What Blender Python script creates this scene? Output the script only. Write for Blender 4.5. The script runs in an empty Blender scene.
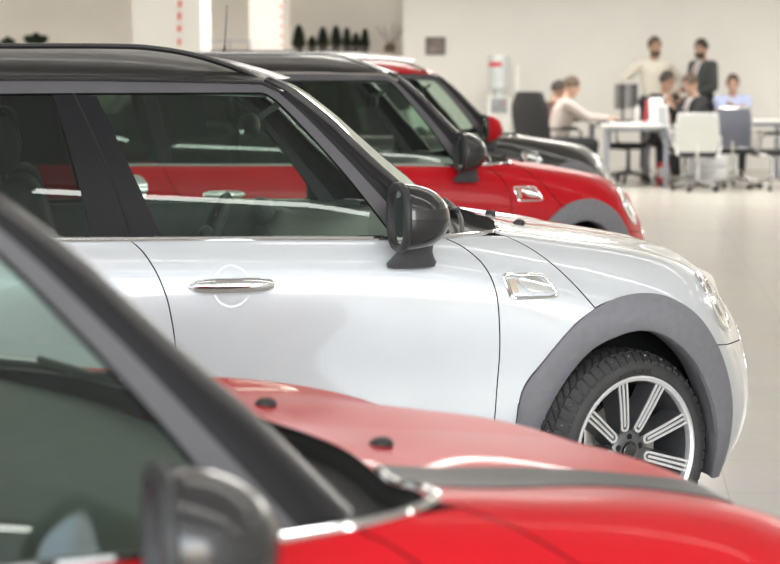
import bpy, bmesh, math, random
import numpy as np
from mathutils import Vector, Matrix, geometry
random.seed(7)
SC = bpy.context.scene
COL = SC.collection
R = math.radians

# ------------------------------------------------------------------ camera
F_PX = 2000.0
CAM_Z = 1.535
YAW = R(6.4)
PITCH = math.atan((282 - 64) / F_PX)
cam_d = bpy.data.cameras.new('camera')
cam = bpy.data.objects.new('camera', cam_d)
COL.objects.link(cam)
cam.location = (0, 0, CAM_Z)
cam.rotation_euler = (R(90) - PITCH, 0, YAW)
cam_d.sensor_width = 36.0
cam_d.lens = F_PX / 780 * 36
cam_d.clip_start = 0.05
cam_d.dof.use_dof = True
cam_d.dof.focus_distance = 6.15
cam_d.dof.aperture_fstop = 4.1
SC.camera = cam


def at(px, D, z):
    """point of height z at distance D down the view axis, under column px of the frame"""
    f = (-math.sin(YAW), math.cos(YAW)); r = (math.cos(YAW), math.sin(YAW))
    g = (D - (CAM_Z - z) * math.sin(PITCH)) / math.cos(PITCH)
    lx = (px - 390) / F_PX * D
    return Vector((f[0] * g + r[0] * lx, f[1] * g + r[1] * lx, z))


# ------------------------------------------------------------------ materials
def mat(name, col, rough=.5, metal=0., coat=0., noise=.04, nscale=8., spec=.5, emit=None, bump=0., coat_r=.03):
    m = bpy.data.materials.new(name); m.use_nodes = True
    nt = m.node_tree; b = nt.nodes['Principled BSDF']
    b.inputs['Roughness'].default_value = rough
    b.inputs['Metallic'].default_value = metal
    b.inputs['Coat Weight'].default_value = coat
    b.inputs['Coat Roughness'].default_value = coat_r
    b.inputs['Specular IOR Level'].default_value = spec
    tc = nt.nodes.new('ShaderNodeTexCoord')
    nz = nt.nodes.new('ShaderNodeTexNoise'); nz.inputs['Scale'].default_value = nscale; nz.inputs['Detail'].default_value = 4
    nt.links.new(tc.outputs['Object'], nz.inputs['Vector'])
    rp = nt.nodes.new('ShaderNodeValToRGB')
    c = [max(0, min(1, q)) for q in col]
    rp.color_ramp.elements[0].position = .3; rp.color_ramp.elements[1].position = .7
    rp.color_ramp.elements[0].color = [q * (1 - noise) for q in c] + [1]
    rp.color_ramp.elements[1].color = [min(1, q * (1 + noise)) for q in c] + [1]
    nt.links.new(nz.outputs['Fac'], rp.inputs['Fac'])
    nt.links.new(rp.outputs['Color'], b.inputs['Base Color'])
    if bump:
        bp = nt.nodes.new('ShaderNodeBump'); bp.inputs['Strength'].default_value = bump; bp.inputs['Distance'].default_value = .002
        n2 = nt.nodes.new('ShaderNodeTexNoise'); n2.inputs['Scale'].default_value = nscale * 30
        nt.links.new(tc.outputs['Object'], n2.inputs['Vector'])
        nt.links.new(n2.outputs['Fac'], bp.inputs['Height']); nt.links.new(bp.outputs['Normal'], b.inputs['Normal'])
    if emit:
        b.inputs['Emission Color'].default_value = list(emit[0]) + [1]; b.inputs['Emission Strength'].default_value = emit[1]
    return m


def glass(name, tint, refl=1.0, ior=1.5):
    m = bpy.data.materials.new(name); m.use_nodes = True
    nt = m.node_tree; nt.nodes.clear()
    out = nt.nodes.new('ShaderNodeOutputMaterial')
    t = nt.nodes.new('ShaderNodeBsdfTransparent'); t.inputs['Color'].default_value = list(tint) + [1]
    g = nt.nodes.new('ShaderNodeBsdfGlossy'); g.inputs['Roughness'].default_value = .01
    g.inputs['Color'].default_value = (.92, 1, .97, 1)
    fr = nt.nodes.new('ShaderNodeFresnel'); fr.inputs['IOR'].default_value = ior
    ml = nt.nodes.new('ShaderNodeMath'); ml.operation = 'MULTIPLY'; ml.inputs[1].default_value = refl
    mx = nt.nodes.new('ShaderNodeMixShader')
    nt.links.new(fr.outputs['Fac'], ml.inputs[0]); nt.links.new(ml.outputs['Value'], mx.inputs['Fac'])
    nt.links.new(t.outputs['BSDF'], mx.inputs[1]); nt.links.new(g.outputs['BSDF'], mx.inputs[2])
    nt.links.new(mx.outputs['Shader'], out.inputs['Surface'])
    return m


M = dict(
    red=mat('red_paint', (.58, .009, .016), .38, 0, .14, .02, spec=.12),
    silver=mat('white_silver_paint', (.66, .68, .70), .34, .12, 1., .01),
    black=mat('black_paint', (.022, .022, .022), .25, 0, 1., .05),
    gloss=mat('gloss_black', (.022, .021, .022), .18, 0, .6, .05),
    roof_black=mat('roof_black', (.016, .015, .014), .40, 0, .16, .05, coat_r=.12),
    pillar=mat('pillar_black', (.016, .015, .017), .25, 0, .0, .05, spec=.22),
    stripe_black=mat('stripe_black', (.02, .02, .02), .45, 0, 0, .05, spec=.3),
    foot=mat('mirror_foot_plastic', (.075, .075, .08), .45, 0, 0, .06, 30),
    plastic=mat('black_plastic', (.035, .035, .035), .5, 0, 0, .1, 30),
    cladding=mat('grey_cladding', (.215, .21, .228), .48, 0, 0, .06, 40),
    trim=mat('grey_window_trim', (.125, .12, .13), .34, .3, 0, .05),
    chrome=mat('chrome', (.86, .86, .86), .07, 1, 0, .01),
    lip=mat('seam_black', (.008, .008, .008), .8, 0, 0, .05),
    rubber=mat('tyre_rubber', (.06, .058, .058), .62, 0, 0, .12, 20),
    rubber_mark=mat('tyre_letters', (.012, .012, .012), .5, 0, 0, .05),
    stud=mat('steel_stud', (.6, .6, .62), .3, 1, 0, .05),
    rim_bright=mat('machined_alloy', (.93, .93, .93), .25, .45, 0, .03, 30),
    rim_dark=mat('dark_alloy', (.16, .16, .165), .35, .6, 0, .05, 20),
    disc=mat('brake_steel', (.38, .36, .34), .35, .9, 0, .1, 40),
    interior=mat('dark_interior', (.075, .085, .075), .6, 0, 0, .1, 20),
    interior_mid=mat('grey_interior', (.22, .23, .22), .6, 0, 0, .08, 20),
    headliner=mat('headliner', (.42, .45, .42), .9, 0, 0, .05, 20),
    lamp=mat('headlamp_reflector', (.75, .77, .78), .12, .7, 1., .15, 30),
    lamp_dark=mat('headlamp_dark', (.10, .10, .11), .2, .3, 1., .1, 30),
    amber=mat('amber_lens', (.62, .50, .38), .2, 0, .5, .05),
    red_lens=mat('red_lens', (.5, .01, .01), .15, 0, 1, .05),
    mirror=mat('mirror_glass', (.8, .82, .82), .02, 1, 0, .0),
    grille=mat('grille_black', (.02, .02, .02), .3, 0, .5, .05),
    glass=glass('green_tint_glass', (.80, .90, .84), 1.0, 1.5),
    glass_dark=glass('dark_tint_glass', (.30, .34, .31), 1.1, 1.5),
    silver_rail=mat('satin_silver', (.62, .62, .60), .25, .8, 0, .02),
)


# ------------------------------------------------------------------ mesh buffers
class MB:
    def __init__(s): s.v = []; s.f = []; s.m = []; s.n = None

    def add(s, vs, fs, mi=0):
        o = len(s.v); s.v += [tuple(map(float, q)) for q in vs]
        s.f += [tuple(i + o for i in f) for f in fs]; s.m += [mi] * len(fs); return s

    def bm(s, b, mi=0, mtx=None):
        b.verts.index_update()
        vs = [(mtx @ v.co if mtx else v.co)[:] for v in b.verts]
        s.add(vs, [[v.index for v in f.verts] for f in b.faces], mi); b.free(); return s

    def box(s, c, sz, bev=.0, mi=0, rot=None, seg=2):
        b = bmesh.new(); bmesh.ops.create_cube(b, size=1)
        for v in b.verts: v.co = Vector((v.co.x * sz[0], v.co.y * sz[1], v.co.z * sz[2]))
        if bev: bmesh.ops.bevel(b, geom=b.edges[:], offset=min(bev, min(sz) * .49), segments=seg, affect='EDGES', profile=.5)
        mt = Matrix.Translation(c)
        if rot is not None: mt = mt @ (rot if isinstance(rot, Matrix) else Matrix.Rotation(rot, 4, 'Z'))
        return s.bm(b, mi, mt)

    def sphere(s, c, r, mi=0, seg=20, ring=12, rot=None):
        b = bmesh.new(); bmesh.ops.create_uvsphere(b, u_segments=seg, v_segments=ring, radius=1)
        r = (r, r, r) if not hasattr(r, '__len__') else r
        mt = Matrix.Translation(c) @ (rot if rot is not None else Matrix()) @ Matrix.Diagonal((*r, 1))
        return s.bm(b, mi, mt)

    def tube(s, pts, r, seg=10, mi=0, closed=False, caps=True, flat=None):
        P = [Vector(p) for p in pts]; n = len(P)
        rr = r if hasattr(r, '__len__') else [r] * n
        T = []
        for i in range(n):
            a = P[(i - 1) % n] if (closed or i > 0) else P[i]; b_ = P[(i + 1) % n] if (closed or i < n - 1) else P[i]
            T.append((b_ - a).normalized() if (b_ - a).length > 1e-9 else Vector((0, 0, 1)))
        ref = Vector((0, 0, 1)) if abs(T[0].z) < .9 else Vector((1, 0, 0))
        N = (ref - T[0] * ref.dot(T[0])).normalized(); vs = []
        for i in range(n):
            N = (N - T[i] * N.dot(T[i])); N = N.normalized() if N.length > 1e-6 else Vector((0, 1, 0)); Bn = T[i].cross(N)
            for k in range(seg):
                a = 2 * math.pi * k / seg
                vs.append(P[i] + (N * math.cos(a) * (flat or 1) + Bn * math.sin(a)) * rr[i])
        fs = []
        for i in range(n if closed else n - 1):
            j = (i + 1) % n
            for k in range(seg): fs.append((i * seg + k, i * seg + (k + 1) % seg, j * seg + (k + 1) % seg, j * seg + k))
        if caps and not closed: fs += [tuple(range(seg))[::-1], tuple((n - 1) * seg + k for k in range(seg))]
        return s.add(vs, fs, mi)

    def cyl(s, a, b, r, r2=None, seg=20, mi=0): return s.tube([a, b], [r, r if r2 is None else r2], seg, mi)

    def lathe(s, prof, c=(0, 0, 0), axis='y', seg=48, mi=0, closed=False):
        """prof: (radius, along-axis)"""
        vs = []
        for k in range(seg):
            a = 2 * math.pi * k / seg
            for r, h in prof:
                p = (r * math.cos(a), h, r * math.sin(a)) if axis == 'y' else (r * math.cos(a), r * math.sin(a), h)
                vs.append(Vector(p) + Vector(c))
        n = len(prof); fs = []
        for k in range(seg):
            l = (k + 1) % seg
            for i in range(n if closed else n - 1):
                j = (i + 1) % n
                q = (k * n + i, k * n + j, l * n + j, l * n + i)
                fs.append(q if axis != 'y' else q[::-1])
        return s.add(vs, fs, mi)

    def grid(s, rows, mi=0, flip=False):
        n = len(rows[0]); fs = []
        for i in range(len(rows) - 1):
            for j in range(n - 1):
                q = (i * n + j, i * n + j + 1, (i + 1) * n + j + 1, (i + 1) * n + j); fs.append(q[::-1] if flip else q)
        return s.add([p for r in rows for p in r], fs, mi)

    def prism(s, poly, o, ax, ay, az, d, mi=0, mi_side=None):
        """2-D outline poly in the ax/ay plane at o, extruded by d along az"""
        o, ax, ay, az = map(Vector, (o, ax, ay, az)); n = len(poly)
        vs = [o + ax * x + ay * y for x, y in poly] + [o + ax * x + ay * y + az * d for x, y in poly]
        ms = mi if mi_side is None else mi_side
        s.add(vs, [], mi); k = len(s.v) - 2 * n
        s.f += [tuple(k + i for i in range(n))[::-1], tuple(k + n + i for i in range(n))]; s.m += [ms, mi]
        for i in range(n): s.f.append((k + i, k + (i + 1) % n, k + n + (i + 1) % n, k + n + i)); s.m.append(ms)
        return s

    def mesh(s, name, side=1, angle=35):
        """side=-1 mirrors the car half (y positive) to the right-hand flank"""
        me = bpy.data.meshes.new(name)
        vs = s.v if side == 1 else [(x, -y, z) for x, y, z in s.v]
        fs = s.f if side == 1 else [f[::-1] for f in s.f]
        me.from_pydata(vs, [], fs); me.polygons.foreach_set('material_index', s.m)
        me.polygons.foreach_set('use_smooth', [True] * len(fs))
        if s.n is not None:
            ns = s.n if side == 1 else [(x, -y, z) for x, y, z in s.n]
            me.normals_split_custom_set_from_vertices(ns)
        else:
            me.set_sharp_from_angle(angle=R(angle))
        me.update(); return me


def link(name, me, mats, parent=None, loc=None, rot=None):
    o = bpy.data.objects.new(name, me); COL.objects.link(o)
    if parent is not None: o.parent = parent
    for m in mats:
        if len(o.data.materials) < len(mats): o.data.materials.append(m)
    if loc is not None: o.location = loc
    if rot is not None: o.rotation_euler = rot
    return o


def tag(o, label=None, cat=None, group=None, kind=None):
    for k, v in (('label', label), ('category', cat), ('group', group), ('kind', kind)):
        if v: o[k] = v
    return o


def empty(name, loc, rz=0, sc=1.):
    o = bpy.data.objects.new(name, None); COL.objects.link(o); o.location = loc; o.rotation_euler = (0, 0, rz); o.scale = sc if hasattr(sc, '__len__') else (sc,) * 3
    o.empty_display_size = .1
    return o
# ------------------------------------------------------------------ spline surface of the car's lower body
def card(k):
    k = np.array(k, float); n = len(k); h = np.diff(k)
    A = np.zeros((n, n)); Q = np.zeros((n, n)); A[0, 0] = A[-1, -1] = 1
    for i in range(1, n - 1):
        A[i, i - 1] = h[i - 1]; A[i, i] = 2 * (h[i - 1] + h[i]); A[i, i + 1] = h[i]
        Q[i, i - 1] = 6 / h[i - 1]; Q[i, i] = -6 / h[i - 1] - 6 / h[i]; Q[i, i + 1] = 6 / h[i]
    return k, np.linalg.solve(A, Q)


def basis(ks, t, der=0):
    k, Mm = ks; t = np.asarray(t, float); n = len(k)
    i = np.clip(np.searchsorted(k, t, side='right') - 1, 0, n - 2); h = k[i + 1] - k[i]
    a = (k[i + 1] - t) / h; b = (t - k[i]) / h
    B = np.zeros((len(t), n)); r = np.arange(len(t))
    if der == 0:
        B[r, i] += a; B[r, i + 1] += b
        B += ((a ** 3 - a) * h * h / 6)[:, None] * Mm[i] + ((b ** 3 - b) * h * h / 6)[:, None] * Mm[i + 1]
    else:
        B[r, i] -= 1 / h; B[r, i + 1] += 1 / h
        B += ((-(3 * a * a - 1)) * h / 6)[:, None] * Mm[i] + ((3 * b * b - 1) * h / 6)[:, None] * Mm[i + 1]
    return B


class Surf:
    def __init__(s, P):
        s.P = np.array(P, float)
        du = np.linalg.norm(np.diff(s.P, axis=0), axis=2).mean(1); dv = np.linalg.norm(np.diff(s.P[4:13], axis=1), axis=2).mean(0)
        s.ku = np.concatenate([[0], np.cumsum(du)]) - 3.4; s.kv = np.concatenate([[0], np.cumsum(dv)])
        s.U = card(s.ku); s.V = card(s.kv)

    def ev(s, u, v, du=0, dv=0): return np.einsum('ni,ijk,nj->nk', basis(s.U, u, du), s.P, basis(s.V, v, dv))

    def tang(s, u, v): return s.ev(u, v, 1, 0), s.ev(u, v, 0, 1)

    def inv(s, pts, kind):
        """car coordinates -> surface parameters; kind 'xz' (flank), 'xy' (bonnet), 'yz' (nose)"""
        T = np.array(pts, float); ix = {'xz': [0, 2], 'xy': [0, 1], 'yz': [1, 2]}[kind]
        if kind == 'xz':
            u = np.interp(T[:, 0], s.P[3:14, 3, 0], s.ku[3:14]); v = np.interp(T[:, 1], s.P[9, :6, 2], s.kv[:6])
        elif kind == 'xy':
            u = np.interp(T[:, 0], s.P[3:14, 7, 0], s.ku[3:14]); v = np.interp(-T[:, 1], -s.P[9, 4:, 1], s.kv[4:])
        else:
            u = np.interp(-T[:, 0], -s.P[13:, 3, 1], s.ku[13:]); v = np.interp(T[:, 1], s.P[15, :, 2], s.kv)
        for _ in range(40):
            e = s.ev(u, v)[:, ix] - T; a, b = s.tang(u, v); a = a[:, ix]; b = b[:, ix]
            det = a[:, 0] * b[:, 1] - a[:, 1] * b[:, 0]; det = np.where(abs(det) < 1e-9, 1e-9, det)
            d1 = np.clip((e[:, 0] * b[:, 1] - e[:, 1] * b[:, 0]) / det, -.1, .1); d2 = np.clip((a[:, 0] * e[:, 1] - a[:, 1] * e[:, 0]) / det, -.1, .1)
            u = np.clip(u - d1, s.ku[0], s.ku[-1]); v = np.clip(v - d2, s.kv[0], s.kv[-1])
        return np.stack([u, v], 1)


BODY = Surf([
 [(-3.36,0,0.28),(-3.44,0,0.38),(-3.47,0,0.56),(-3.45,0,0.78),(-3.42,0,0.935),(-3.39,0,1.035),(-3.36,0,1.065),(-3.33,0,1.075),(-3.3,0,1.08)],
 [(-3.32,0.46,0.28),(-3.4,0.5,0.38),(-3.43,0.52,0.56),(-3.41,0.52,0.78),(-3.38,0.5,0.935),(-3.35,0.47,1.035),(-3.32,0.4,1.065),(-3.29,0.25,1.075),(-3.27,0,1.08)],
 [(-3.18,0.7,0.27),(-3.25,0.76,0.37),(-3.27,0.785,0.56),(-3.25,0.785,0.78),(-3.22,0.765,0.945),(-3.19,0.72,1.035),(-3.17,0.58,1.065),(-3.15,0.33,1.075),(-3.14,0,1.08)],
 [(-2.95,0.78,0.25),(-2.95,0.855,0.35),(-2.95,0.875,0.56),(-2.95,0.88,0.79),(-2.95,0.865,0.955),(-2.95,0.81,1.04),(-2.95,0.66,1.06),(-2.95,0.38,1.065),(-2.95,0,1.07)],
 [(-2.55,0.8,0.23),(-2.55,0.885,0.33),(-2.55,0.907,0.56),(-2.55,0.912,0.79),(-2.55,0.897,0.955),(-2.55,0.845,1.04),(-2.55,0.69,1.058),(-2.55,0.4,1.063),(-2.55,0,1.065)],
 [(-2.1,0.8,0.22),(-2.1,0.885,0.33),(-2.1,0.905,0.56),(-2.1,0.91,0.79),(-2.1,0.897,0.95),(-2.1,0.848,1.035),(-2.1,0.7,1.055),(-2.1,0.4,1.06),(-2.1,0,1.06)],
 [(-1.5,0.8,0.22),(-1.5,0.885,0.33),(-1.5,0.903,0.56),(-1.5,0.91,0.78),(-1.5,0.897,0.945),(-1.5,0.846,1.03),(-1.5,0.7,1.05),(-1.5,0.4,1.055),(-1.5,0,1.055)],
 [(-0.95,0.8,0.22),(-0.95,0.885,0.33),(-0.95,0.903,0.56),(-0.95,0.908,0.78),(-0.95,0.895,0.94),(-0.95,0.84,1.023),(-0.95,0.7,1.043),(-0.95,0.4,1.047),(-0.95,0,1.047)],
 [(-0.62,0.8,0.22),(-0.62,0.885,0.33),(-0.62,0.903,0.55),(-0.62,0.908,0.77),(-0.62,0.89,0.93),(-0.62,0.83,1.015),(-0.62,0.68,1.03),(-0.62,0.4,1.03),(-0.62,0,1.025)],
 [(-0.4,0.8,0.22),(-0.4,0.885,0.33),(-0.4,0.905,0.55),(-0.4,0.908,0.76),(-0.4,0.885,0.908),(-0.4,0.81,1.0),(-0.4,0.65,1.016),(-0.4,0.4,1.033),(-0.4,0,1.035)],
 [(-0.18,0.79,0.22),(-0.18,0.88,0.33),(-0.18,0.905,0.55),(-0.18,0.905,0.745),(-0.18,0.87,0.878),(-0.18,0.79,0.969),(-0.18,0.63,0.981),(-0.18,0.38,0.991),(-0.18,0,0.995)],
 [(0.03,0.78,0.22),(0.03,0.87,0.33),(0.03,0.9,0.54),(0.03,0.895,0.73),(0.03,0.855,0.852),(0.03,0.765,0.938),(0.03,0.61,0.951),(0.03,0.36,0.963),(0.03,0,0.965)],
 [(0.22,0.75,0.22),(0.22,0.835,0.33),(0.22,0.865,0.52),(0.22,0.86,0.7),(0.22,0.82,0.815),(0.22,0.735,0.892),(0.22,0.58,0.91),(0.22,0.34,0.931),(0.22,0,0.934)],
 [(0.36,0.7,0.17),(0.36,0.775,0.3),(0.36,0.795,0.5),(0.35,0.785,0.65),(0.34,0.75,0.75),(0.34,0.68,0.83),(0.36,0.54,0.859),(0.37,0.32,0.895),(0.37,0,0.903)],
 [(0.45,0.58,0.17),(0.485,0.635,0.28),(0.5,0.65,0.46),(0.47,0.64,0.61),(0.445,0.61,0.7),(0.425,0.555,0.775),(0.43,0.455,0.828),(0.435,0.28,0.855),(0.44,0,0.862)],
 [(0.54,0.37,0.17),(0.59,0.41,0.28),(0.615,0.42,0.45),(0.59,0.41,0.59),(0.565,0.39,0.675),(0.535,0.355,0.735),(0.53,0.3,0.788),(0.525,0.19,0.818),(0.53,0,0.828)],
 [(0.58,0,0.17),(0.64,0,0.28),(0.67,0,0.44),(0.65,0,0.58),(0.63,0,0.655),(0.61,0,0.705),(0.61,0,0.75),(0.6,0,0.778),(0.595,0,0.785)],
])


def gy(x, z):
    t = (z - 1.03) / .455
    y = .835 - .14 * t - .04 * t * t
    y = y - np.where(x > -1.0, .12 * (x + 1) ** 2, 0) - np.where(x < -2.5, .16 * (x + 2.5) ** 2, 0)
    return y


class Side:
    """side windows and pillars: parameters are car x and z"""
    def ev(s, u, v): u = np.asarray(u, float); v = np.asarray(v, float); return np.stack([u, gy(u, v), v], 1)

    def tang(s, u, v):
        h = 1e-3; u = np.asarray(u, float); v = np.asarray(v, float)
        return (s.ev(u + h, v) - s.ev(u - h, v)) / (2 * h), (s.ev(u, v + h) - s.ev(u, v - h)) / (2 * h)

    def inv(s, pts, kind): return np.array(pts, float)


GREEN = Side()


def outn(S, uv):
    a, b = S.tang(uv[:, 0], uv[:, 1]); n = -np.cross(a, b); l = np.linalg.norm(n, axis=1, keepdims=True)
    return n / np.maximum(l, 1e-9)


def crom(P, step=.02, closed=False):
    """Catmull-Rom through points (2-D)"""
    P = [np.array(p, float) for p in P]; n = len(P); out = []
    for i in range(n if closed else n - 1):
        g = lambda k: P[k % n] if closed else P[max(0, min(n - 1, k))]
        a, b, c, d = g(i - 1), g(i), g(i + 1), g(i + 2)
        m = max(1, int(np.linalg.norm(c - b) / step))
        for j in range(m):
            t = j / m
            out.append(.5 * ((2 * b) + (c - a) * t + (2 * a - 5 * b + 4 * c - d) * t * t + (3 * b - a - 3 * c + d) * t ** 3))
    if not closed: out.append(P[-1])
    return out


def outline(S, segs):
    """segs: (kind, pts) polylines chained into one closed loop of (u,v)"""
    L = []
    for kind, pts in segs:
        if kind == 'uv': q = np.array(crom(pts), float)
        elif kind == 'lin': q = np.concatenate([np.linspace(np.array(pts[i], float), np.array(pts[i + 1], float), max(2, int(np.linalg.norm(np.subtract(pts[i + 1], pts[i])) / .02)))[:-1] for i in range(len(pts) - 1)] + [np.array([pts[-1]], float)])
        elif kind == 'linxz': q = S.inv(outline_lin(pts), 'xz')
        else: q = S.inv(crom(pts), kind)
        L += [tuple(x) for x in q]
    o = []
    for p in L:
        if not o or math.dist(p, o[-1]) > .004: o.append(p)
    if math.dist(o[0], o[-1]) < .004: o.pop()
    return np.array(o)


def outline_lin(pts):
    o = []
    for i in range(len(pts) - 1):
        m = max(1, int(math.dist(pts[i], pts[i + 1]) / .02))
        o += [tuple(np.array(pts[i]) + (np.array(pts[i + 1]) - np.array(pts[i])) * j / m) for j in range(m)]
    return o + [pts[-1]]


def inside(p, poly):
    x, y = p; n = len(poly); c = False; j = n - 1
    for i in range(n):
        xi, yi = poly[i]; xj, yj = poly[j]
        if (yi > y) != (yj > y) and x < (xj - xi) * (y - yi) / (yj - yi) + xi: c = not c
        j = i
    return c


def panel(S, poly, gap=.002, lip=.014, off=0., step=.04, lipmat=1, mirror_too=False, inset_flip=False):
    """sheet-metal panel bounded by the closed (u,v) loop poly, with its edges turned inwards; returns MB (half y>0)"""
    poly = np.array(poly, float); n = len(poly)
    area = .5 * sum(poly[i, 0] * poly[(i + 1) % n, 1] - poly[(i + 1) % n, 0] * poly[i, 1] for i in range(n))
    if area < 0: poly = poly[::-1]
    if gap:
        p3 = S.ev(poly[:, 0], poly[:, 1]); nn = outn(S, poly)
        t = np.roll(p3, -1, 0) - np.roll(p3, 1, 0)
        a, b = S.tang(poly[:, 0], poly[:, 1])
        uvt = np.roll(poly, -1, 0) - np.roll(poly, 1, 0); d2 = np.stack([-uvt[:, 1], uvt[:, 0]], 1); d2 /= np.maximum(np.linalg.norm(d2, axis=1, keepdims=True), 1e-9)
        d3 = a * d2[:, :1] + b * d2[:, 1:]; sc = np.maximum(np.linalg.norm(d3, axis=1, keepdims=True), .3)
        p0 = poly; poly = poly + d2 * gap / sc
        if S is BODY:
            poly[:, 1] = np.where(p0[:, 1] > S.kv[-1] - 1e-5, S.kv[-1], poly[:, 1]); poly[:, 0] = np.where(p0[:, 0] > S.ku[-1] - 1e-5, S.ku[-1], poly[:, 0])
            poly[:, 0] = np.where(p0[:, 0] < S.ku[0] + 1e-5, S.ku[0], poly[:, 0])
    lo, hi = poly.min(0), poly.max(0); pts = []
    seg_a, seg_b = poly, np.roll(poly, -1, 0)
    for u in np.arange(lo[0] + step * .5, hi[0], step):
        for v in np.arange(lo[1] + step * .5, hi[1], step):
            if inside((u, v), poly):
                p = np.array([u, v]); ab = seg_b - seg_a; t = np.clip(((p - seg_a) * ab).sum(1) / np.maximum((ab * ab).sum(1), 1e-12), 0, 1)
                if np.linalg.norm(seg_a + ab * t[:, None] - p, axis=1).min() > step * .45: pts.append((u, v))
    n = len(poly)
    allp = [Vector(p) for p in list(map(tuple, poly)) + pts]
    r = geometry.delaunay_2d_cdt(allp, [(i, (i + 1) % n) for i in range(n)], [], 1, 1e-6)
    uv = np.array([tuple(p) for p in r[0]]); faces = [list(f) for f in r[2]]
    nn = outn(S, uv); P = S.ev(uv[:, 0], uv[:, 1]) + nn * off
    mb = MB(); fs = []
    for f in faces:
        a, b, c = (P[f[0]], P[f[1]], P[f[2]])
        if np.dot(np.cross(b - a, c - a), nn[f[0]]) < 0: f = f[::-1]
        fs.append(f)
    mb.add(P, fs); mb.n = [tuple(x) for x in nn]
    if lip:
        nb = outn(S, poly); Pb = S.ev(poly[:, 0], poly[:, 1]) + nb * off; Pi = Pb - nb * lip
        tg = np.roll(Pb, -1, 0) - np.roll(Pb, 1, 0); on = np.cross(tg, nb); on /= np.maximum(np.linalg.norm(on, axis=1, keepdims=True), 1e-9)
        o = len(mb.v)
        mb.add(np.concatenate([Pb, Pi]), [(i, i + n, (i + 1) % n + n, (i + 1) % n) for i in range(n) if S is not BODY or Pb[i, 1] > 1e-3 or Pb[(i + 1) % n, 1] > 1e-3], lipmat)
        mb.n += [tuple(x) for x in on] * 2
    return mb


def merge_mirror(mb):
    o = MB(); o.v = mb.v + [(x, -y, z) for x, y, z in mb.v]; k = len(mb.v)
    o.f = mb.f + [tuple(i + k for i in f)[::-1] for f in mb.f]; o.m = mb.m * 2
    if mb.n is not None: o.n = mb.n + [(x, -y, z) for x, y, z in mb.n]
    return o


# ------------------------------------------------------------------ seam curves of the body (car x, z / car x, y)
B_SEAM = [(-1.553, 1.025), (-1.523, .995), (-1.492, .944), (-1.468, .886), (-1.452, .827), (-1.435, .71), (-1.432, .58), (-1.437, .38)]
F_SEAM = [(-.592, 1.009), (-.557, .992), (-.524, .968), (-.493, .938), (-.469, .899), (-.453, .851), (-.445, .793), (-.44, .67), (-.449, .54), (-.462, .38)]
ARCH_O = [(-.385, .38), (-.368, .534), (-.294, .633), (-.197, .738), (-.093, .801), (.014, .822), (.121, .809), (.231, .747), (.317, .644), (.368, .55), (.396, .454), (.396, .35), (.385, .20)]
ARCH_I = [(-.335, .235), (-.325, .33), (-.308, .41), (-.244, .538), (-.147, .652), (-.046, .698), (.04, .709), (.13, .676), (.226, .59), (.292, .471), (.325, .36), (.345, .20)]
HOODSHUT = [(-.385, 1.008), (-.325, .977), (-.26, .929), (-.197, .868), (-.128, .788)]
COWL = [(-.425, .772), (-.395, .70), (-.36, .62), (-.31, .44), (-.28, .24), (-.275, 0)]
REAR_ARCH_O = [(-2.67 + .405 * math.cos(a), .42 + .405 * math.sin(a)) for a in np.linspace(math.pi * 1.03, -.03 * math.pi, 15)]
REAR_ARCH_I = [(-2.67 + .33 * math.cos(a), .385 + .33 * math.sin(a)) for a in np.linspace(math.pi * 1.25, -.25 * math.pi, 17)]
R_SEAM = [(-2.44, 1.037), (-2.41, .96), (-2.33, .85), (-2.22, .75), (-2.18, .68)]
BELT_V = BODY.inv([(-1.2, 1.05)], 'xz')[0, 1]
TOPV, ENDU, NOSEU0 = BODY.kv[-1], BODY.ku[-1], BODY.ku[0]


def pick(curve, x0, x1):
    return [p for p in curve if x0 - 1e-6 <= p[0] <= x1 + 1e-6]


PARTS = []   # (key, name, MB, mat keys, side, parent key, label, only)


def fit(P):
    """proportion adjustment of the whole car: slight wedge along its length"""
    x, y, z = P[:, 0], P[:, 1], P[:, 2]
    n = np.interp(x, [-3.5, -2, -1.5, -1, -.5, 0, .3, .5, .8], [-.01, .005, .017, .020, .014, 0, -.013, -.023, -.035])
    zf = 1 - .0175 * np.clip(x, -2.0, .8)
    return np.stack([x + n - .104 * (.9 - np.clip(abs(y), .55, 1.1)), y, 1.535 + (z - 1.535) * zf], 1)


def part(key, name, mb, mats, side=1, parent=None, label=None, only=None, loc=None, angle=35):
    me = mb.mesh(name, side, angle); n = len(me.vertices); co = np.zeros(n * 3); me.vertices.foreach_get('co', co)
    me.vertices.foreach_set('co', fit(co.reshape(-1, 3)).ravel()); me.update()
    PARTS.append(dict(key=key, name=name, me=me, mats=mats, parent=parent, label=label, only=only, loc=loc))


def both(key, name, mb, mats, parent=None, **k):
    for s, t in ((-1, 'r'), (1, 'l')):
        part(key + '_' + t, name, mb, mats, s, (parent + '_' + t) if parent else None, **k)


def xz(S, pts): q = S.inv(pts, 'xz'); return q
def surf3(S, uv, off=0): uv = np.array(uv, float); return S.ev(uv[:, 0], uv[:, 1]) + outn(S, uv) * off


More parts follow.
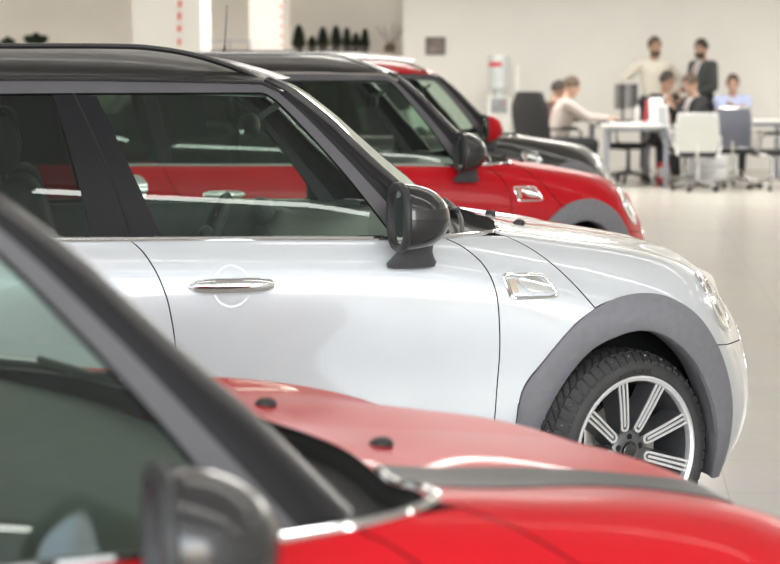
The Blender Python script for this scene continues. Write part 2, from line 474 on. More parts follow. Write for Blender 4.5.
def build_parts():
    S = BODY
    beltf = [(x, 1.0255 - .0165 * max(0, (x + 1.553) / .961)) for x in np.linspace(-1.553, -.592, 30)]
    # --- doors
    p = outline(S, [('xz', B_SEAM[::-1]), ('linxz', beltf), ('xz', F_SEAM), ('linxz', [(-.462, .38), (-1.437, .38)])])
    both('door', 'front_door', panel(S, p), ['body', 'lip'])
    p = outline(S, [('xz', B_SEAM), ('linxz', [(-1.437, .38), (-2.272, .38)]), ('xz', [(-2.272, .38), (-2.26, .54), (-2.18, .68)]), ('xz', R_SEAM[::-1]), ('linxz', [(-2.44, 1.037), (-1.9, 1.03), (-1.553, 1.025)])])
    both('rdoor', 'rear_door', panel(S, p, step=.05), ['body', 'lip'])
    # --- front fender between door, bonnet and wheel arch
    ao = pick(ARCH_O, -.5, -.1)
    arc_pt = (-.141, .789)
    p = outline(S, [('xz', F_SEAM[::-1]), ('xz', [(-.592, 1.009), (-.53, 1.0095), (-.455, 1.011), (-.385, 1.008)]), ('xz', HOODSHUT), ('xz', [(-.128, .783), (-.197, .738), (-.294, .633), (-.368, .534), (-.385, .38)]), ('linxz', [(-.385, .38), (-.462, .38)])])
    both('fender', 'front_fender', panel(S, p, step=.03), ['body', 'lip'])
    # --- bonnet (clamshell, down to the wheel arch and round the nose)
    q = xz(S, [(.317, .644)])[0]
    nose = [q, (S.ku[14], S.kv[3] + .02), (S.ku[15], S.kv[3] + .03), (ENDU, S.kv[4] - .02)]
    segs = [('xz', HOODSHUT), ('xz', [(-.124, .789), (-.093, .801), (.014, .822), (.121, .809), (.231, .747), (.317, .644)]), ('uv', nose),
            ('lin', [(ENDU, S.kv[4] - .02), (ENDU, TOPV), (S.inv([(-.275, .001)], 'xy')[0][0], TOPV)]), ('xy', COWL[::-1])]
    p = outline(S, segs)
    mb = panel(S, p, step=.035)
    part('bonnet', 'bonnet', merge_mirror(mb), ['body', 'lip'])
    # --- bonnet stripes
    p = outline(S, [('xy', [(-.335, .575), (-.19, .53), (0, .495), (.15, .475), (.30, .45), (.40, .42)]), ('xy', [(.40, .34), (.25, .37), (.10, .375), (-.1, .38), (-.29, .42)])])
    part('stripe', 'bonnet_stripe', panel(S, p, gap=0, lip=.002, off=.0022), ['stripe', 'stripe'], -1, 'bonnet', 'black bonnet stripe', 'has_stripe')
    # --- bumper and grille
    a0 = xz(S, [(.317, .644), (.368, .55), (.396, .454), (.396, .35), (.385, .20)])
    p = outline(S, [('uv', nose[::-1]), ('uv', list(a0)), ('lin', [tuple(a0[-1]), (S.ku[14], .05), (ENDU, .05), (ENDU, S.kv[4] - .02)])])
    part('bumper', 'front_bumper', merge_mirror(panel(S, p, step=.035)), ['body', 'lip'])
    gl = crom([(S.ku[15] + .06, S.kv[2] + .03), (S.ku[15] + .08, S.kv[3] + .0), (S.ku[15] + .10, S.kv[3] + .075), (ENDU - .004, S.kv[3] + .09), (ENDU - .004, S.kv[2] - .05), (S.ku[15] + .10, S.kv[2] - .04)], .02, True)
    part('grille', 'grille', merge_mirror(panel(S, gl, gap=0, lip=.01, off=.008)), ['grille', 'chrome'])
    # --- headlight: bowl, chrome ring, inner lamp
    c = S.inv([(.63, .775)], 'yz')[0]
    rr = lambda k, ku_=.155, kv_=.155: [(c[0] + ku_ * k * math.cos(t), c[1] + kv_ * k * math.sin(t)) for t in np.linspace(0, 2 * math.pi, 40, endpoint=False)]
    both('headlight', 'headlight', panel(S, rr(1), gap=0, lip=.01, off=.006), ['lamp', 'chrome'])
    both('hl_ring', 'daylight_ring', panel_ring(S, rr(.97), rr(.80), .010), ['chrome', 'chrome'], parent='headlight')
    both('hl_in', 'lamp_unit', panel(S, rr(.55), gap=0, lip=.006, off=.011), ['lamp_dark', 'chrome'], parent='headlight')
    # --- rear quarter + tail
    ra = [p_ for p_ in REAR_ARCH_O]
    ru = S.inv([(-2.262, .40)], 'xz')[0]
    p = outline(S, [('xz', R_SEAM), ('xz', [(-2.165, .70)] + [q_ for q_ in REAR_ARCH_O[::-1] if q_[1] > .69 and q_[0] > -2.67][0:0] + [(-2.30, .62)] ), ('xz', [q_ for q_ in REAR_ARCH_O[::-1] if q_[0] < -2.33]), ('lin', [tuple(S.inv([REAR_ARCH_O[0]], 'xz')[0]), (S.ku[3], .05), (NOSEU0, .05), (NOSEU0, S.kv[5])]), ('lin', [(NOSEU0, S.kv[5]), (S.ku[3], S.kv[5] + .01), tuple(S.inv([(-2.40, 1.062)], 'xz')[0])])])
    both('quarter', 'rear_quarter_panel', panel(S, p, step=.06), ['body', 'lip'])
    p = S.inv(crom([(-2.60 + .062 * math.cos(t), .93 + .062 * math.sin(t)) for t in np.linspace(0, 6.283, 20, endpoint=False)], .02, True), 'xz')
    part('fuel', 'fuel_cap', panel(S, p, gap=0, lip=.01, off=.01), ['chrome', 'chrome'], -1, None, 'round chrome fuel cap')
    # --- cladding
    both('clad_f', 'wheel_arch_trim', clad(S, ARCH_O, ARCH_I), ['cladding', 'lip'])
    both('clad_r', 'wheel_arch_trim', clad(S, REAR_ARCH_O, REAR_ARCH_I), ['cladding', 'lip'])
    p = outline(S, [('linxz', [(-.345, .53), (-.38, .50), (-.395, .375), (-2.27, .375), (-2.27, .235), (-.335, .235), (-.345, .53)])])
    both('sill', 'sill_trim', panel(S, p, gap=0, lip=.03, off=.008, step=.06), ['cladding', 'lip'])

    # --- chrome belt moulding from the tail to the cowl tip and round it
    bl = [(-2.95, 1.042), (-2.4, 1.038), (-1.9, 1.033), (-1.553, 1.028), (-1.2, 1.022), (-.9, 1.015), (-.7, 1.011), (-.592, 1.011), (-.53, 1.012), (-.46, 1.013), (-.43, 1.012)]
    q = S.inv(crom(bl, .04), 'xz'); q2 = S.inv(crom(COWL[1:3], .02), 'xy')
    pts = list(surf3(S, q, .003)) + [tuple(x) for x in surf3(S, S.inv(crom([(-.412, .768), (-.384, .70), (-.348, .62), (-.298, .44)], .02), 'xy'), .002)]
    pts = cr_n([pts[0]] + [pts[i] for i in range(2, len(pts) - 14, 3)] + pts[-11::3], 120)
    m = MB(); m.tube(pts, .0085, 8, flat=1)
    both('belt', 'belt_moulding', m, ['chrome'])
    # --- door handle
    for key, x0, par in (('dh', -1.268, 'door'), ('rdh', -2.12, 'rdoor')):
        cup = [(x0 + .058 * math.cos(t), .890 + .062 * math.sin(t)) for t in np.linspace(0, 2 * math.pi, 30, endpoint=False)]
        both(key + 'c', 'handle_recess', dish(S, S.inv(cup, 'xz'), S.inv([(x0, .890)], 'xz')[0], .010), ['body', 'body'], parent=par)
        q = S.inv([(x, .891) for x in np.linspace(x0 - .124, x0 + .124, 17)], 'xz')
        ts = np.linspace(-1, 1, 17); offs = .010 + .026 * np.sqrt(np.maximum(0, 1 - ts ** 2)) ** .7
        pp = [surf3(S, [q[i]], offs[i])[0] for i in range(17)]
        rad = [.006 + .0185 * (max(0, 1 - t ** 4)) ** .5 for t in ts]
        m = MB(); m.tube(pp, rad, 14, flat=1.0)
        both(key, 'door_handle', m, ['chrome'], parent=par, label='chrome door handle')
    # --- side scuttle
    sc = [(-.432, .894), (-.424, .903), (-.296, .898), (-.284, .892), (-.246, .834), (-.248, .826), (-.262, .821), (-.396, .821), (-.410, .828)]
    so = S.inv(crom(sc, .01, True), 'xz')
    cen = np.mean(so, 0); si = cen + (so - cen) * np.array([.86, .72])
    both('scut', 'side_scuttle', panel_ring(S, so, si, .007), ['chrome', 'chrome'], parent='fender', label='chrome side scuttle')
    both('scut_in', 'scuttle_insert', panel(S, si, gap=0, lip=0, off=.003), ['body', 'body'], parent='fender')
    bar = S.inv(crom([(-.385, .878), (-.325, .884), (-.272, .850), (-.268, .840), (-.34, .846)], .01, True), 'xz')
    both('scut_bar', 'scuttle_blade', panel(S, bar, gap=0, lip=.01, off=.014, step=.02), ['chrome', 'chrome'], parent='fender')
    am = S.inv([(-.415, .884), (-.392, .884), (-.382, .842), (-.402, .840)], 'xz')
    both('amber', 'side_repeater', panel(S, am, gap=0, lip=.006, off=.012, step=.02), ['amber', 'amber'], parent='fender')
    # --- greenhouse
    G = GREEN
    fg = [(-1.456, 1.030), (-1.539, 1.238), (-1.621, 1.444)]
    ft = [(-1.621, 1.444), (-1.123, 1.448)]
    fa = [(-1.123, 1.448), (-1.085, 1.427), (-1.002, 1.337), (-.878, 1.187), (-.752, 1.015)]
    both('fglass', 'front_side_window', panel(G, outline(G, [('lin', fg), ('lin', ft), ('uv', fa), ('lin', [(-.752, 1.015), (-1.456, 1.030)])]), gap=-.004, lip=0, off=-.006, step=.08), ['glass'])
    rg = [(-1.663, 1.034), (-1.705, 1.243), (-1.752, 1.448)]
    both('rglass', 'rear_side_window', panel(G, outline(G, [('lin', rg[::-1]), ('lin', [(-1.663, 1.034), (-2.38, 1.042)]), ('lin', [(-2.38, 1.042), (-2.46, 1.448)]), ('lin', [(-2.46, 1.448), (-1.752, 1.448)])]), gap=-.004, lip=0, off=-.006, step=.08), ['glass_dark'])
    both('qglass', 'quarter_window', panel(G, outline(G, [('lin', [(-2.46, 1.045), (-2.54, 1.445), (-3.02, 1.43), (-2.98, 1.045), (-2.46, 1.045)])]), gap=-.004, lip=0, off=-.006, step=.08), ['glass_dark'])
    seam = [(-1.545, 1.027), (-1.614, 1.256), (-1.689, 1.448)]
    both('bp_f', 'door_pillar_trim', panel(G, outline(G, [('lin', fg), ('lin', [(-1.621, 1.444), (-1.689, 1.448)]), ('uv', seam[::-1]), ('lin', [(-1.545, 1.027), (-1.456, 1.030)])]), gap=.003, lip=.012), ['pillar', 'lip'])
    both('bp_r', 'door_pillar_trim', panel(G, outline(G, [('lin', rg), ('lin', [(-1.752, 1.448), (-1.689, 1.448)]), ('uv', seam[::-1]), ('lin', [(-1.545, 1.027), (-1.663, 1.034)])]), gap=.003, lip=.012), ['pillar', 'lip'])
    both('cp', 'rear_pillar_trim', panel(G, outline(G, [('lin', [(-2.38, 1.042), (-2.46, 1.448), (-2.54, 1.445), (-2.46, 1.045), (-2.38, 1.042)])]), gap=.002, lip=.012), ['pillar', 'lip'])
    both('dp', 'rear_pillar_trim', panel(G, outline(G, [('lin', [(-2.98, 1.045), (-3.02, 1.43), (-3.02, 1.488), (-3.30, 1.45), (-3.36, 1.05), (-2.98, 1.045)])]), gap=.002, lip=.012), ['pillar', 'lip'])
    # window frame: grey trim along the top and down the windscreen pillar
    fo = [(-1.118, 1.472), (-1.09, 1.463), (-1.012, 1.391), (-.9, 1.271), (-.787, 1.141), (-.68, 1.018)]
    p = outline(G, [('lin', [(-3.02, 1.43), (-2.54, 1.445), (-1.752, 1.448), (-1.123, 1.448)]), ('uv', fa), ('lin', [(-.752, 1.015), (-.68, 1.018)]), ('uv', fo[::-1]), ('lin', [(-1.118, 1.472), (-1.31, 1.478), (-1.69, 1.485), (-3.02, 1.486)]), ('lin', [(-3.02, 1.486), (-3.02, 1.43)])])
    both('wframe', 'window_frame', panel(G, p, gap=.001, lip=.015, off=.003, step=.03), ['trim', 'lip'])
    p3 = [G.ev([a], [b])[0] + np.array([0, .004, .002]) for a, b in crom([(-3.02, 1.489), (-1.69, 1.488), (-1.31, 1.481), (-1.12, 1.475), (-1.06, 1.447)], .05)]
    m = MB(); m.tube(p3, .006, 8)
    both('drip', 'drip_rail', m, ['drip'])
    # seam between the doors through the pillar (rubber)
    p3 = [G.ev([a], [b])[0] - np.array([0, .004, 0]) for a, b in crom(seam + [(-1.70, 1.478)], .03)]
    m = MB(); m.tube(p3, .006, 6)
    both('bseam', 'door_seal', m, ['lip'])
    # --- windscreen pillar
    ed = [(-1.105, 1.490), (-1.05, 1.466), (-1.007, 1.436), (-.921, 1.363), (-.865, 1.306), (-.779, 1.221), (-.706, 1.154), (-.64, 1.085), (-.575, 1.018)]
    fo2 = [(-1.118, 1.472), (-1.09, 1.463), (-1.012, 1.391), (-.95, 1.325), (-.9, 1.271), (-.84, 1.202), (-.787, 1.141), (-.74, 1.087), (-.68, 1.018)]
    rows = []
    WS_EDGE = []
    for (ax, az), (bx, bz) in zip(fo2, ed):
        a3 = np.array([ax, float(gy(np.array(ax), np.array(az))), az]); b3 = np.array([bx, float(gy(np.array(bx), np.array(bz))), bz])
        b3[1] -= .018; c3 = b3 + np.array([.022, -.035, .006]); d3 = b3 + np.array([.02, -.075, -.004])
        mid = (a3 + b3) / 2 + np.array([-.002, .010, .004])
        rows.append([tuple(a3), tuple(mid), tuple(b3), tuple(c3), tuple(d3)]); WS_EDGE.append(d3)
    m = MB()
    dense = []
    for i in range(len(rows)): dense.append(crom([np.array(x) for x in rows[i]], .012) if False else cr_n(rows[i], 14))
    dense = list(map(list, zip(*[cr_n(list(c_), 40) for c_ in zip(*dense)])))
    m.grid(dense, flip=True)
    both('apillar', 'windscreen_pillar', m, ['pillar'])
    # --- windscreen: from the pillar edge to the centre line
    rowsw = []
    for i, e in enumerate(WS_EDGE):
        t = i / (len(WS_EDGE) - 1)
        zc = 1.490 + (1.050 - 1.490) * ((1.490 - ed[i][1]) / (1.490 - 1.018)); xc = e[0] + .085 + .04 * t
        row = []
        for k in range(13):
            w = k / 12; y = e[1] * (1 - w); f = 1 - (1 - w) ** 2.2
            row.append((e[0] + (xc - e[0]) * f, y, e[2] + (zc - e[2]) * f))
        rowsw.append(row)
    full = [[(x, -y, z) for x, y, z in r] + r[::-1][1:] for r in rowsw]
    m = MB(); m.grid(full, flip=False)
    part('windscreen', 'windscreen', m, ['glass'])
    # --- cowl panel under the windscreen
    hood_e = surf3(S, S.inv(crom(COWL, .05), 'xy'), -.012); base = np.array([[r[0], r[1], r[2]] for r in rowsw[-1]])
    n_ = len(hood_e); bi = np.stack([np.interp(np.linspace(0, 12, n_), np.arange(13), base[:, k]) for k in range(3)], 1)
    tipz = np.array(surf3(S, S.inv([(-.62, 1.005)], 'xz'), -.02)[0])
    rows = []
    for a, b in zip(hood_e, bi):
        d = b - a; rows.append([tuple(a), tuple(a + [0, 0, -.03]), tuple(a + d * .35 + [0, 0, -.045]), tuple(a + d * .7 + [0, 0, -.04]), tuple(b + [0, 0, -.005]), tuple(b + [-.05, 0, .0])])
    ca = surf3(S, S.inv([(-.46, 1.008), (-.54, 1.008), (-.62, 1.008), (-.70, 1.008)], 'xz'), -.01)
    bs = bi[0]
    side_rows = []
    for c_ in ca[::-1]:
        d = bs - c_; side_rows.append([tuple(c_), tuple(c_ + [0, -.004, -.02]), tuple(c_ + d * .35 + [0, 0, -.03]), tuple(c_ + d * .7 + [0, 0, -.025]), tuple(bs + [0, 0, -.005]), tuple(bs + [-.05, 0, 0])])
    rows = side_rows + rows
    full = rows + [[(x, -y, z) for x, y, z in r] for r in rows[::-1][1:]]
    m = MB(); m.grid(full, flip=True)
    part('cowl', 'cowl_panel', m, ['plastic'])
    # --- wipers
    for y0, y1 in ((-.60, .02), (.05, .62)):
        m = MB()
        wp = lambda y, lift: np.array([np.interp(abs(y), base[::-1, 1], base[::-1, 0]) + .03 - lift * .1 + .02, y, np.interp(abs(y), base[::-1, 1], base[::-1, 2]) - .035 + lift])
        m.tube([wp(y, .012 + .05 * (y - y0) / (y1 - y0) - .012) for y in np.linspace(y0, y1, 12)], .009, 6)
        m.tube([wp(y1, -.02), wp(y1 - .12, .03), wp((y0 + y1) / 2, .045)], .008, 6)
        part('wiper%d' % int(y0 * 100), 'wiper', m, ['plastic'])
    for y in (-.22, .22):
        q = S.inv([(-.17, abs(y))], 'xy')[0]; p_ = surf3(S, [q], 0)[0]; m = MB(); m.sphere((p_[0], y, p_[2] + .004), (.022, .016, .013), seg=12, ring=8)
        part('noz%d' % int(y * 100), 'washer_nozzle', m, ['plastic'], parent='bonnet')
    # --- roof
    xe = [-3.38, -3.2, -2.9, -2.5, -2.1, -1.8, -1.5, -1.3, -1.2, -1.14, -1.10]
    xc = [-3.50, -3.28, -2.95, -2.52, -2.1, -1.80, -1.47, -1.23, -1.10, -1.0, -.945]
    zc = [1.525, 1.55, 1.575, 1.59, 1.597, 1.596, 1.588, 1.563, 1.536, 1.508, 1.490]
    ze = [1.462, 1.478, 1.490, 1.492, 1.492, 1.492, 1.49, 1.487, 1.483, 1.481, 1.479]
    rows = []
    for a, b, c_, d in zip(xe, xc, zc, ze):
        yd = float(gy(np.array(a), np.array(1.488))); row = []
        for k in range(19):
            th = k / 18 * math.pi / 2; w = math.sin(th) ** 1.0   # 0 edge .. 1 centre
            yy = yd * (1 - w) if False else yd * math.cos(th) ** .8; rel = yy / yd
            f = (1 - rel ** 3.2) ** .62
            row.append((a + (b - a) * (1 - rel ** 2), yy, d + (c_ - d) * f))
        rows.append(row)
    rows = list(map(list, zip(*[cr_n(list(cc), 50) for cc in zip(*rows)])))
    full = [[(x, -y, z) for x, y, z in r] + r[::-1][1:] for r in rows]
    m = MB(); m.grid(full)
    part('roof', 'roof', m, ['roof'])
    inner = [[(x, -y * .97, z - .045) for x, y, z in r] + [(x, y * .97, z - .045) for x, y, z in r[::-1][1:]] for r in rows]
    m = MB(); m.grid(inner, flip=True)
    part('headliner', 'headliner', m, ['headliner'])
    rail = [(-3.0, .56, 1.54), (-2.96, .575, 1.575), (-2.8, .582, 1.590), (-1.893, .59, 1.588), (-1.509, .59, 1.587), (-1.39, .588, 1.576), (-1.30, .585, 1.558), (-1.211, .58, 1.531), (-1.138, .572, 1.503), (-1.105, .565, 1.487)]
    m = MB(); m.tube(cr_n(rail, 60), [.006] + [.011] * 58 + [.005], 10, flat=.8)
    both('rail', 'roof_rail', m, ['rail'])
    m = MB(); m.tube([(-1.95, .1, 1.595), (-1.97, .1, 1.60), (-1.965, .1, 1.64), (-1.95, .1, 1.85)], [.018, .014, .004, .0022], 8)
    part('antenna', 'antenna', m, ['plastic'], only='antenna')
    # --- tailgate window
    m = MB(); m.grid([[(-3.42, y, 1.46), (-3.36, y, 1.10)] for y in np.linspace(-.60, .60, 5)], flip=True)
    part('tail_glass', 'rear_window', m, ['glass_dark'])
    # --- door mirror
    c0 = np.array([-.722, .985, 1.088])
    both('mirror', 'side_mirror', mirror_shell(c0), ['mirrorcap', 'plastic'], label=None)
    m = MB(); rg_ = [(c0[0] - .060, c0[1] + .094 * math.copysign(abs(math.cos(t)) ** .75, math.cos(t)), c0[2] + .091 * math.copysign(abs(math.sin(t)) ** .75, math.sin(t))) for t in np.linspace(0, 6.283, 36, endpoint=False)]
    m.tube(rg_, .013, 10, closed=True)
    both('mirror_rim', 'mirror_rim', m, ['plastic'], parent='mirror')
    m = MB(); m.add(rg_ + [(c0[0] - .050, c0[1], c0[2])], [(i, (i + 1) % 36, 36) for i in range(36)])
    both('mirror_glass', 'mirror_glass', m, ['mirror'], parent='mirror')
    m = MB(); ring = []
    for z_, rx, ry, yc in ((.928, .060, .020, .905), (.932, .074, .034, .906), (.945, .077, .042, .908), (.960, .066, .042, .915), (.978, .055, .042, .925), (1.0, .050, .042, .94), (1.02, .050, .042, .95)):
        ring.append([(-.722 + (z_ - .93) * .12 + rx * math.cos(t), yc + ry * math.sin(t), z_) for t in np.linspace(0, 6.2832, 33)])
    m.grid(ring, flip=False)
    both('mirror_foot', 'mirror_foot', m, ['foot'], parent='mirror')
    # --- underbody, wheel wells
    m = MB(); m.box((-1.48, 0, .25), (3.2, 1.40, .12), .03)
    part('under', 'underbody', m, ['lip'])
    for xx in (0, -2.67):
        prof = []
        for k in range(25):
            a = -.35 + (math.pi + .7) * k / 24; cx, cz, r_ = (.015, .36, .365) if xx == 0 else (0, .36, .36)
            ym = .845 - (max(0, r_ * math.cos(a) - .08) * .5 if xx == 0 else 0); prof.append([(xx + cx + r_ * math.cos(a), y, cz + r_ * math.sin(a)) for y in np.linspace(.48, ym, 5)])
        m = MB(); m.grid(prof, flip=True)
        m.add([(xx + .015 + .365 * math.cos(-.35 + (math.pi + .7) * k / 24), .48, .36 + .365 * math.sin(-.35 + (math.pi + .7) * k / 24)) for k in range(25)], [tuple(range(25))])
        both('well%d' % int(-xx), 'wheel_well', m, ['lip'])
    # --- cabin
    m = MB()
    ds = []
    for y in np.linspace(-.74, .74, 25):
        hump = .045 * math.exp(-((y - .37) / .17) ** 2)
        ds.append([(-.62 + .14 * (1 - (y / .74) ** 2), y, 1.005), (-.80, y, .992), (-.93, y, 0.985 + hump), (-1.0, y, .96 + hump * .8), (-1.02, y, .93), (-.98, y, .75), (-.95, y, .55)])
    m.grid(ds, flip=False)
    part('dash', 'dashboard', m, ['interior'])
    m = MB(); m.sphere((-1.0, .37, 1.015), (.05, .13, .05), seg=20, ring=12)
    part('binnacle', 'instrument_cluster', m, ['interior'], parent='dash')
    m = MB()
    sw = np.array([-1.20, .37, .905]); tilt = R(25)
    wpt = lambda t, r_: (sw[0] + r_ * math.sin(t) * math.sin(tilt) * -1 * -1, sw[1] + r_ * math.cos(t), sw[2] + r_ * math.sin(t) * math.cos(tilt))
    m.tube([wpt(t, .182) for t in np.linspace(0, 6.283, 40, endpoint=False)], .015, 10, closed=True)
    m.sphere(sw, (.035, .07, .065), seg=16, ring=10)
    for t in (0, math.pi, -math.pi / 2): m.tube([wpt(t, .04), wpt(t, .175)], .013, 8)
    m.tube([sw, sw + np.array([.17, 0, -.05])], .035, 12)
    part('steer', 'steering_wheel', m, ['interior'])
    m = MB(); m.tube([wpt(t, .150) for t in np.linspace(.2, 2.94, 24)], .004, 6)
    part('steer_ring', 'trim_ring', m, ['chrome'], parent='steer')
    m = MB(); m.tube([(-.98, 0, 1.40), (-1.03, 0, 1.37), (-1.06, 0, 1.345)], .012, 8)
    m.sphere((-1.075, 0, 1.33), (.03, .125, .042), seg=24, ring=12)
    part('imirror', 'interior_mirror', m, ['interior'])
    m = MB(); m.add([(-1.107, .105 * math.cos(t), 1.33 + .033 * math.sin(t)) for t in np.linspace(0, 6.283, 28, endpoint=False)], [tuple(range(28))[::-1]])
    part('imirror_g', 'mirror_glass', m, ['mirror'], parent='imirror')
    for y in (-.37, .37):
        k = 'seat%d' % int(y * 100)
        m = MB()
        m.box((-1.50, y, .60), (.50, .50, .16), .06, seg=3); m.box((-1.79, y, .90), (.15, .48, .60), .065, rot=Matrix.Rotation(R(-14), 4, 'Y'), seg=3)
        part(k, 'front_seat', m, ['interior'])
        m = MB(); m.box((-1.90, y, 1.30), (.11, .27, .19), .05, rot=Matrix.Rotation(R(-10), 4, 'Y'), seg=3); m.cyl((-1.88, y - .06, 1.1), (-1.89, y - .06, 1.25), .008); m.cyl((-1.88, y + .06, 1.1), (-1.89, y + .06, 1.25), .008)
        part(k + 'h', 'headrest', m, ['interior'], parent=k)
    m = MB(); m.box((-2.45, 0, .62), (.5, 1.3, .18), .06); m.box((-2.75, 0, .92), (.16, 1.3, .55), .06, rot=Matrix.Rotation(R(-16), 4, 'Y'))
    for y in (-.4, 0, .4): m.box((-2.86, y, 1.22), (.10, .26, .16), .04)
    part('bench', 'rear_bench', m, ['interior'])
    xs = np.linspace(-2.42, -.60, 40); rows = []
    q = surf3(S, S.inv([(x, 1.020 - .010 * (x + 2.42) / 1.82) for x in xs], 'xz'), -.004)
    for d in ((0, 0), (-.03, .012), (-.055, .010), (-.068, -.01), (-.07, -.06), (-.06, -.12), (-.085, -.2), (-.07, -.5)): rows.append([(p_[0], p_[1] + d[0], p_[2] + d[1]) for p_ in q])
    m = MB(); m.grid(rows, flip=True)
    both('card', 'door_lining', m, ['interior'])
    build_wheel()


def cr_n(pts, n):
    """Catmull-Rom resampled to n points by chord length"""
    P = [np.array(p, float) for p in pts]; L = [0]
    for a, b in zip(P, P[1:]): L.append(L[-1] + max(1e-6, np.linalg.norm(b - a)))
    out = []
    for s in np.linspace(0, L[-1], n):
        i = min(len(P) - 2, max(0, int(np.searchsorted(L, s, side='right')) - 1)); h = L[i + 1] - L[i]; t = (s - L[i]) / h
        m0 = (P[i + 1] - P[i - 1]) / (L[i + 1] - L[i - 1]) * h if i > 0 else P[1] - P[0]
        m1 = (P[i + 2] - P[i]) / (L[i + 2] - L[i]) * h if i < len(P) - 2 else P[-1] - P[-2]
        out.append(tuple((2 * t ** 3 - 3 * t * t + 1) * P[i] + (t ** 3 - 2 * t * t + t) * m0 + (-2 * t ** 3 + 3 * t * t) * P[i + 1] + (t ** 3 - t * t) * m1))
    return out


def panel_ring(S, outer, inner, off):
    o, i = np.array(outer, float), np.array(inner, float)
    i2 = np.array([i[k * len(i) // len(o)] for k in range(len(o))]) if len(i) != len(o) else i
    rows = [surf3(S, o, -.002), surf3(S, o + (i2 - o) * .15, off * .8), surf3(S, (o + i2) / 2, off), surf3(S, i2 + (o - i2) * .15, off * .8), surf3(S, i2, .001)]
    rows = [[tuple(p) for p in r] + [tuple(r[0])] for r in rows]
    a = o; ar = sum(a[k][0] * a[(k + 1) % len(a)][1] - a[(k + 1) % len(a)][0] * a[k][1] for k in range(len(a)))
    m = MB(); m.grid(rows, flip=ar < 0); return m


def dish(S, loop, cen, depth):
    loop = np.array(loop, float); rows = []
    for k, d in ((1.06, .0012), (1.0, .0016), (.96, .0005), (.85, -.35 * depth), (.6, -.8 * depth), (.3, -depth), (.02, -depth)):
        q = cen + (loop - cen) * k; r = surf3(S, q, max(d, .0009)) if d > 0 else surf3(S, q, .0014 + d * .0)
        rows.append([tuple(p) for p in r] + [tuple(r[0])])
    m = MB(); m.grid(rows, flip=False); return m


def clad(S, co, ci, off=.013):
    n = 70
    a = S.inv(cr_n(co, n), 'xz'); b = S.inv(cr_n(ci, n), 'xz')
    A = surf3(S, a, -.004); rows = [A]
    for t, o in ((0, off * .75), (.06, off), (.3, off * 1.15), (.6, off * 1.1), (.88, off), (.97, off * .6), (1.0, -.004)):
        rows.append(surf3(S, a + (b - a) * t, o))
    rows.append(rows[-1] + np.array([0, -.05, 0])); rows.append(rows[-1] + np.array([0, -.06, 0]))
    m = MB(); rows = [[tuple(p) for p in r] for r in rows]
    m.grid(rows, flip=True); return m


def mirror_shell(c):
    """egg-shaped housing, open at the rear where the glass sits"""
    rows = []
    for k in range(19):
        t = math.sin(k / 18 * math.pi / 2); x = -.062 + .160 * t
        s = max(0, 1 - max(0, t - .05) ** 2.5 * 1.137) ** .5 if t > .05 else 1 - .03 * (1 - t / .05)
        s = max(s, 0.0)
        row = []
        for j in range(37):
            a = 2 * math.pi * j / 36; ca, sa = math.cos(a), math.sin(a); e = .78 + .2 * t
            row.append((c[0] + x, c[1] + .100 * s * math.copysign(abs(ca) ** e, ca) - .015 * t, c[2] + .098 * s * math.copysign(abs(sa) ** e, sa) - .006 * t))
        rows.append(row)
    m = MB(); m.grid(rows, flip=True); return m


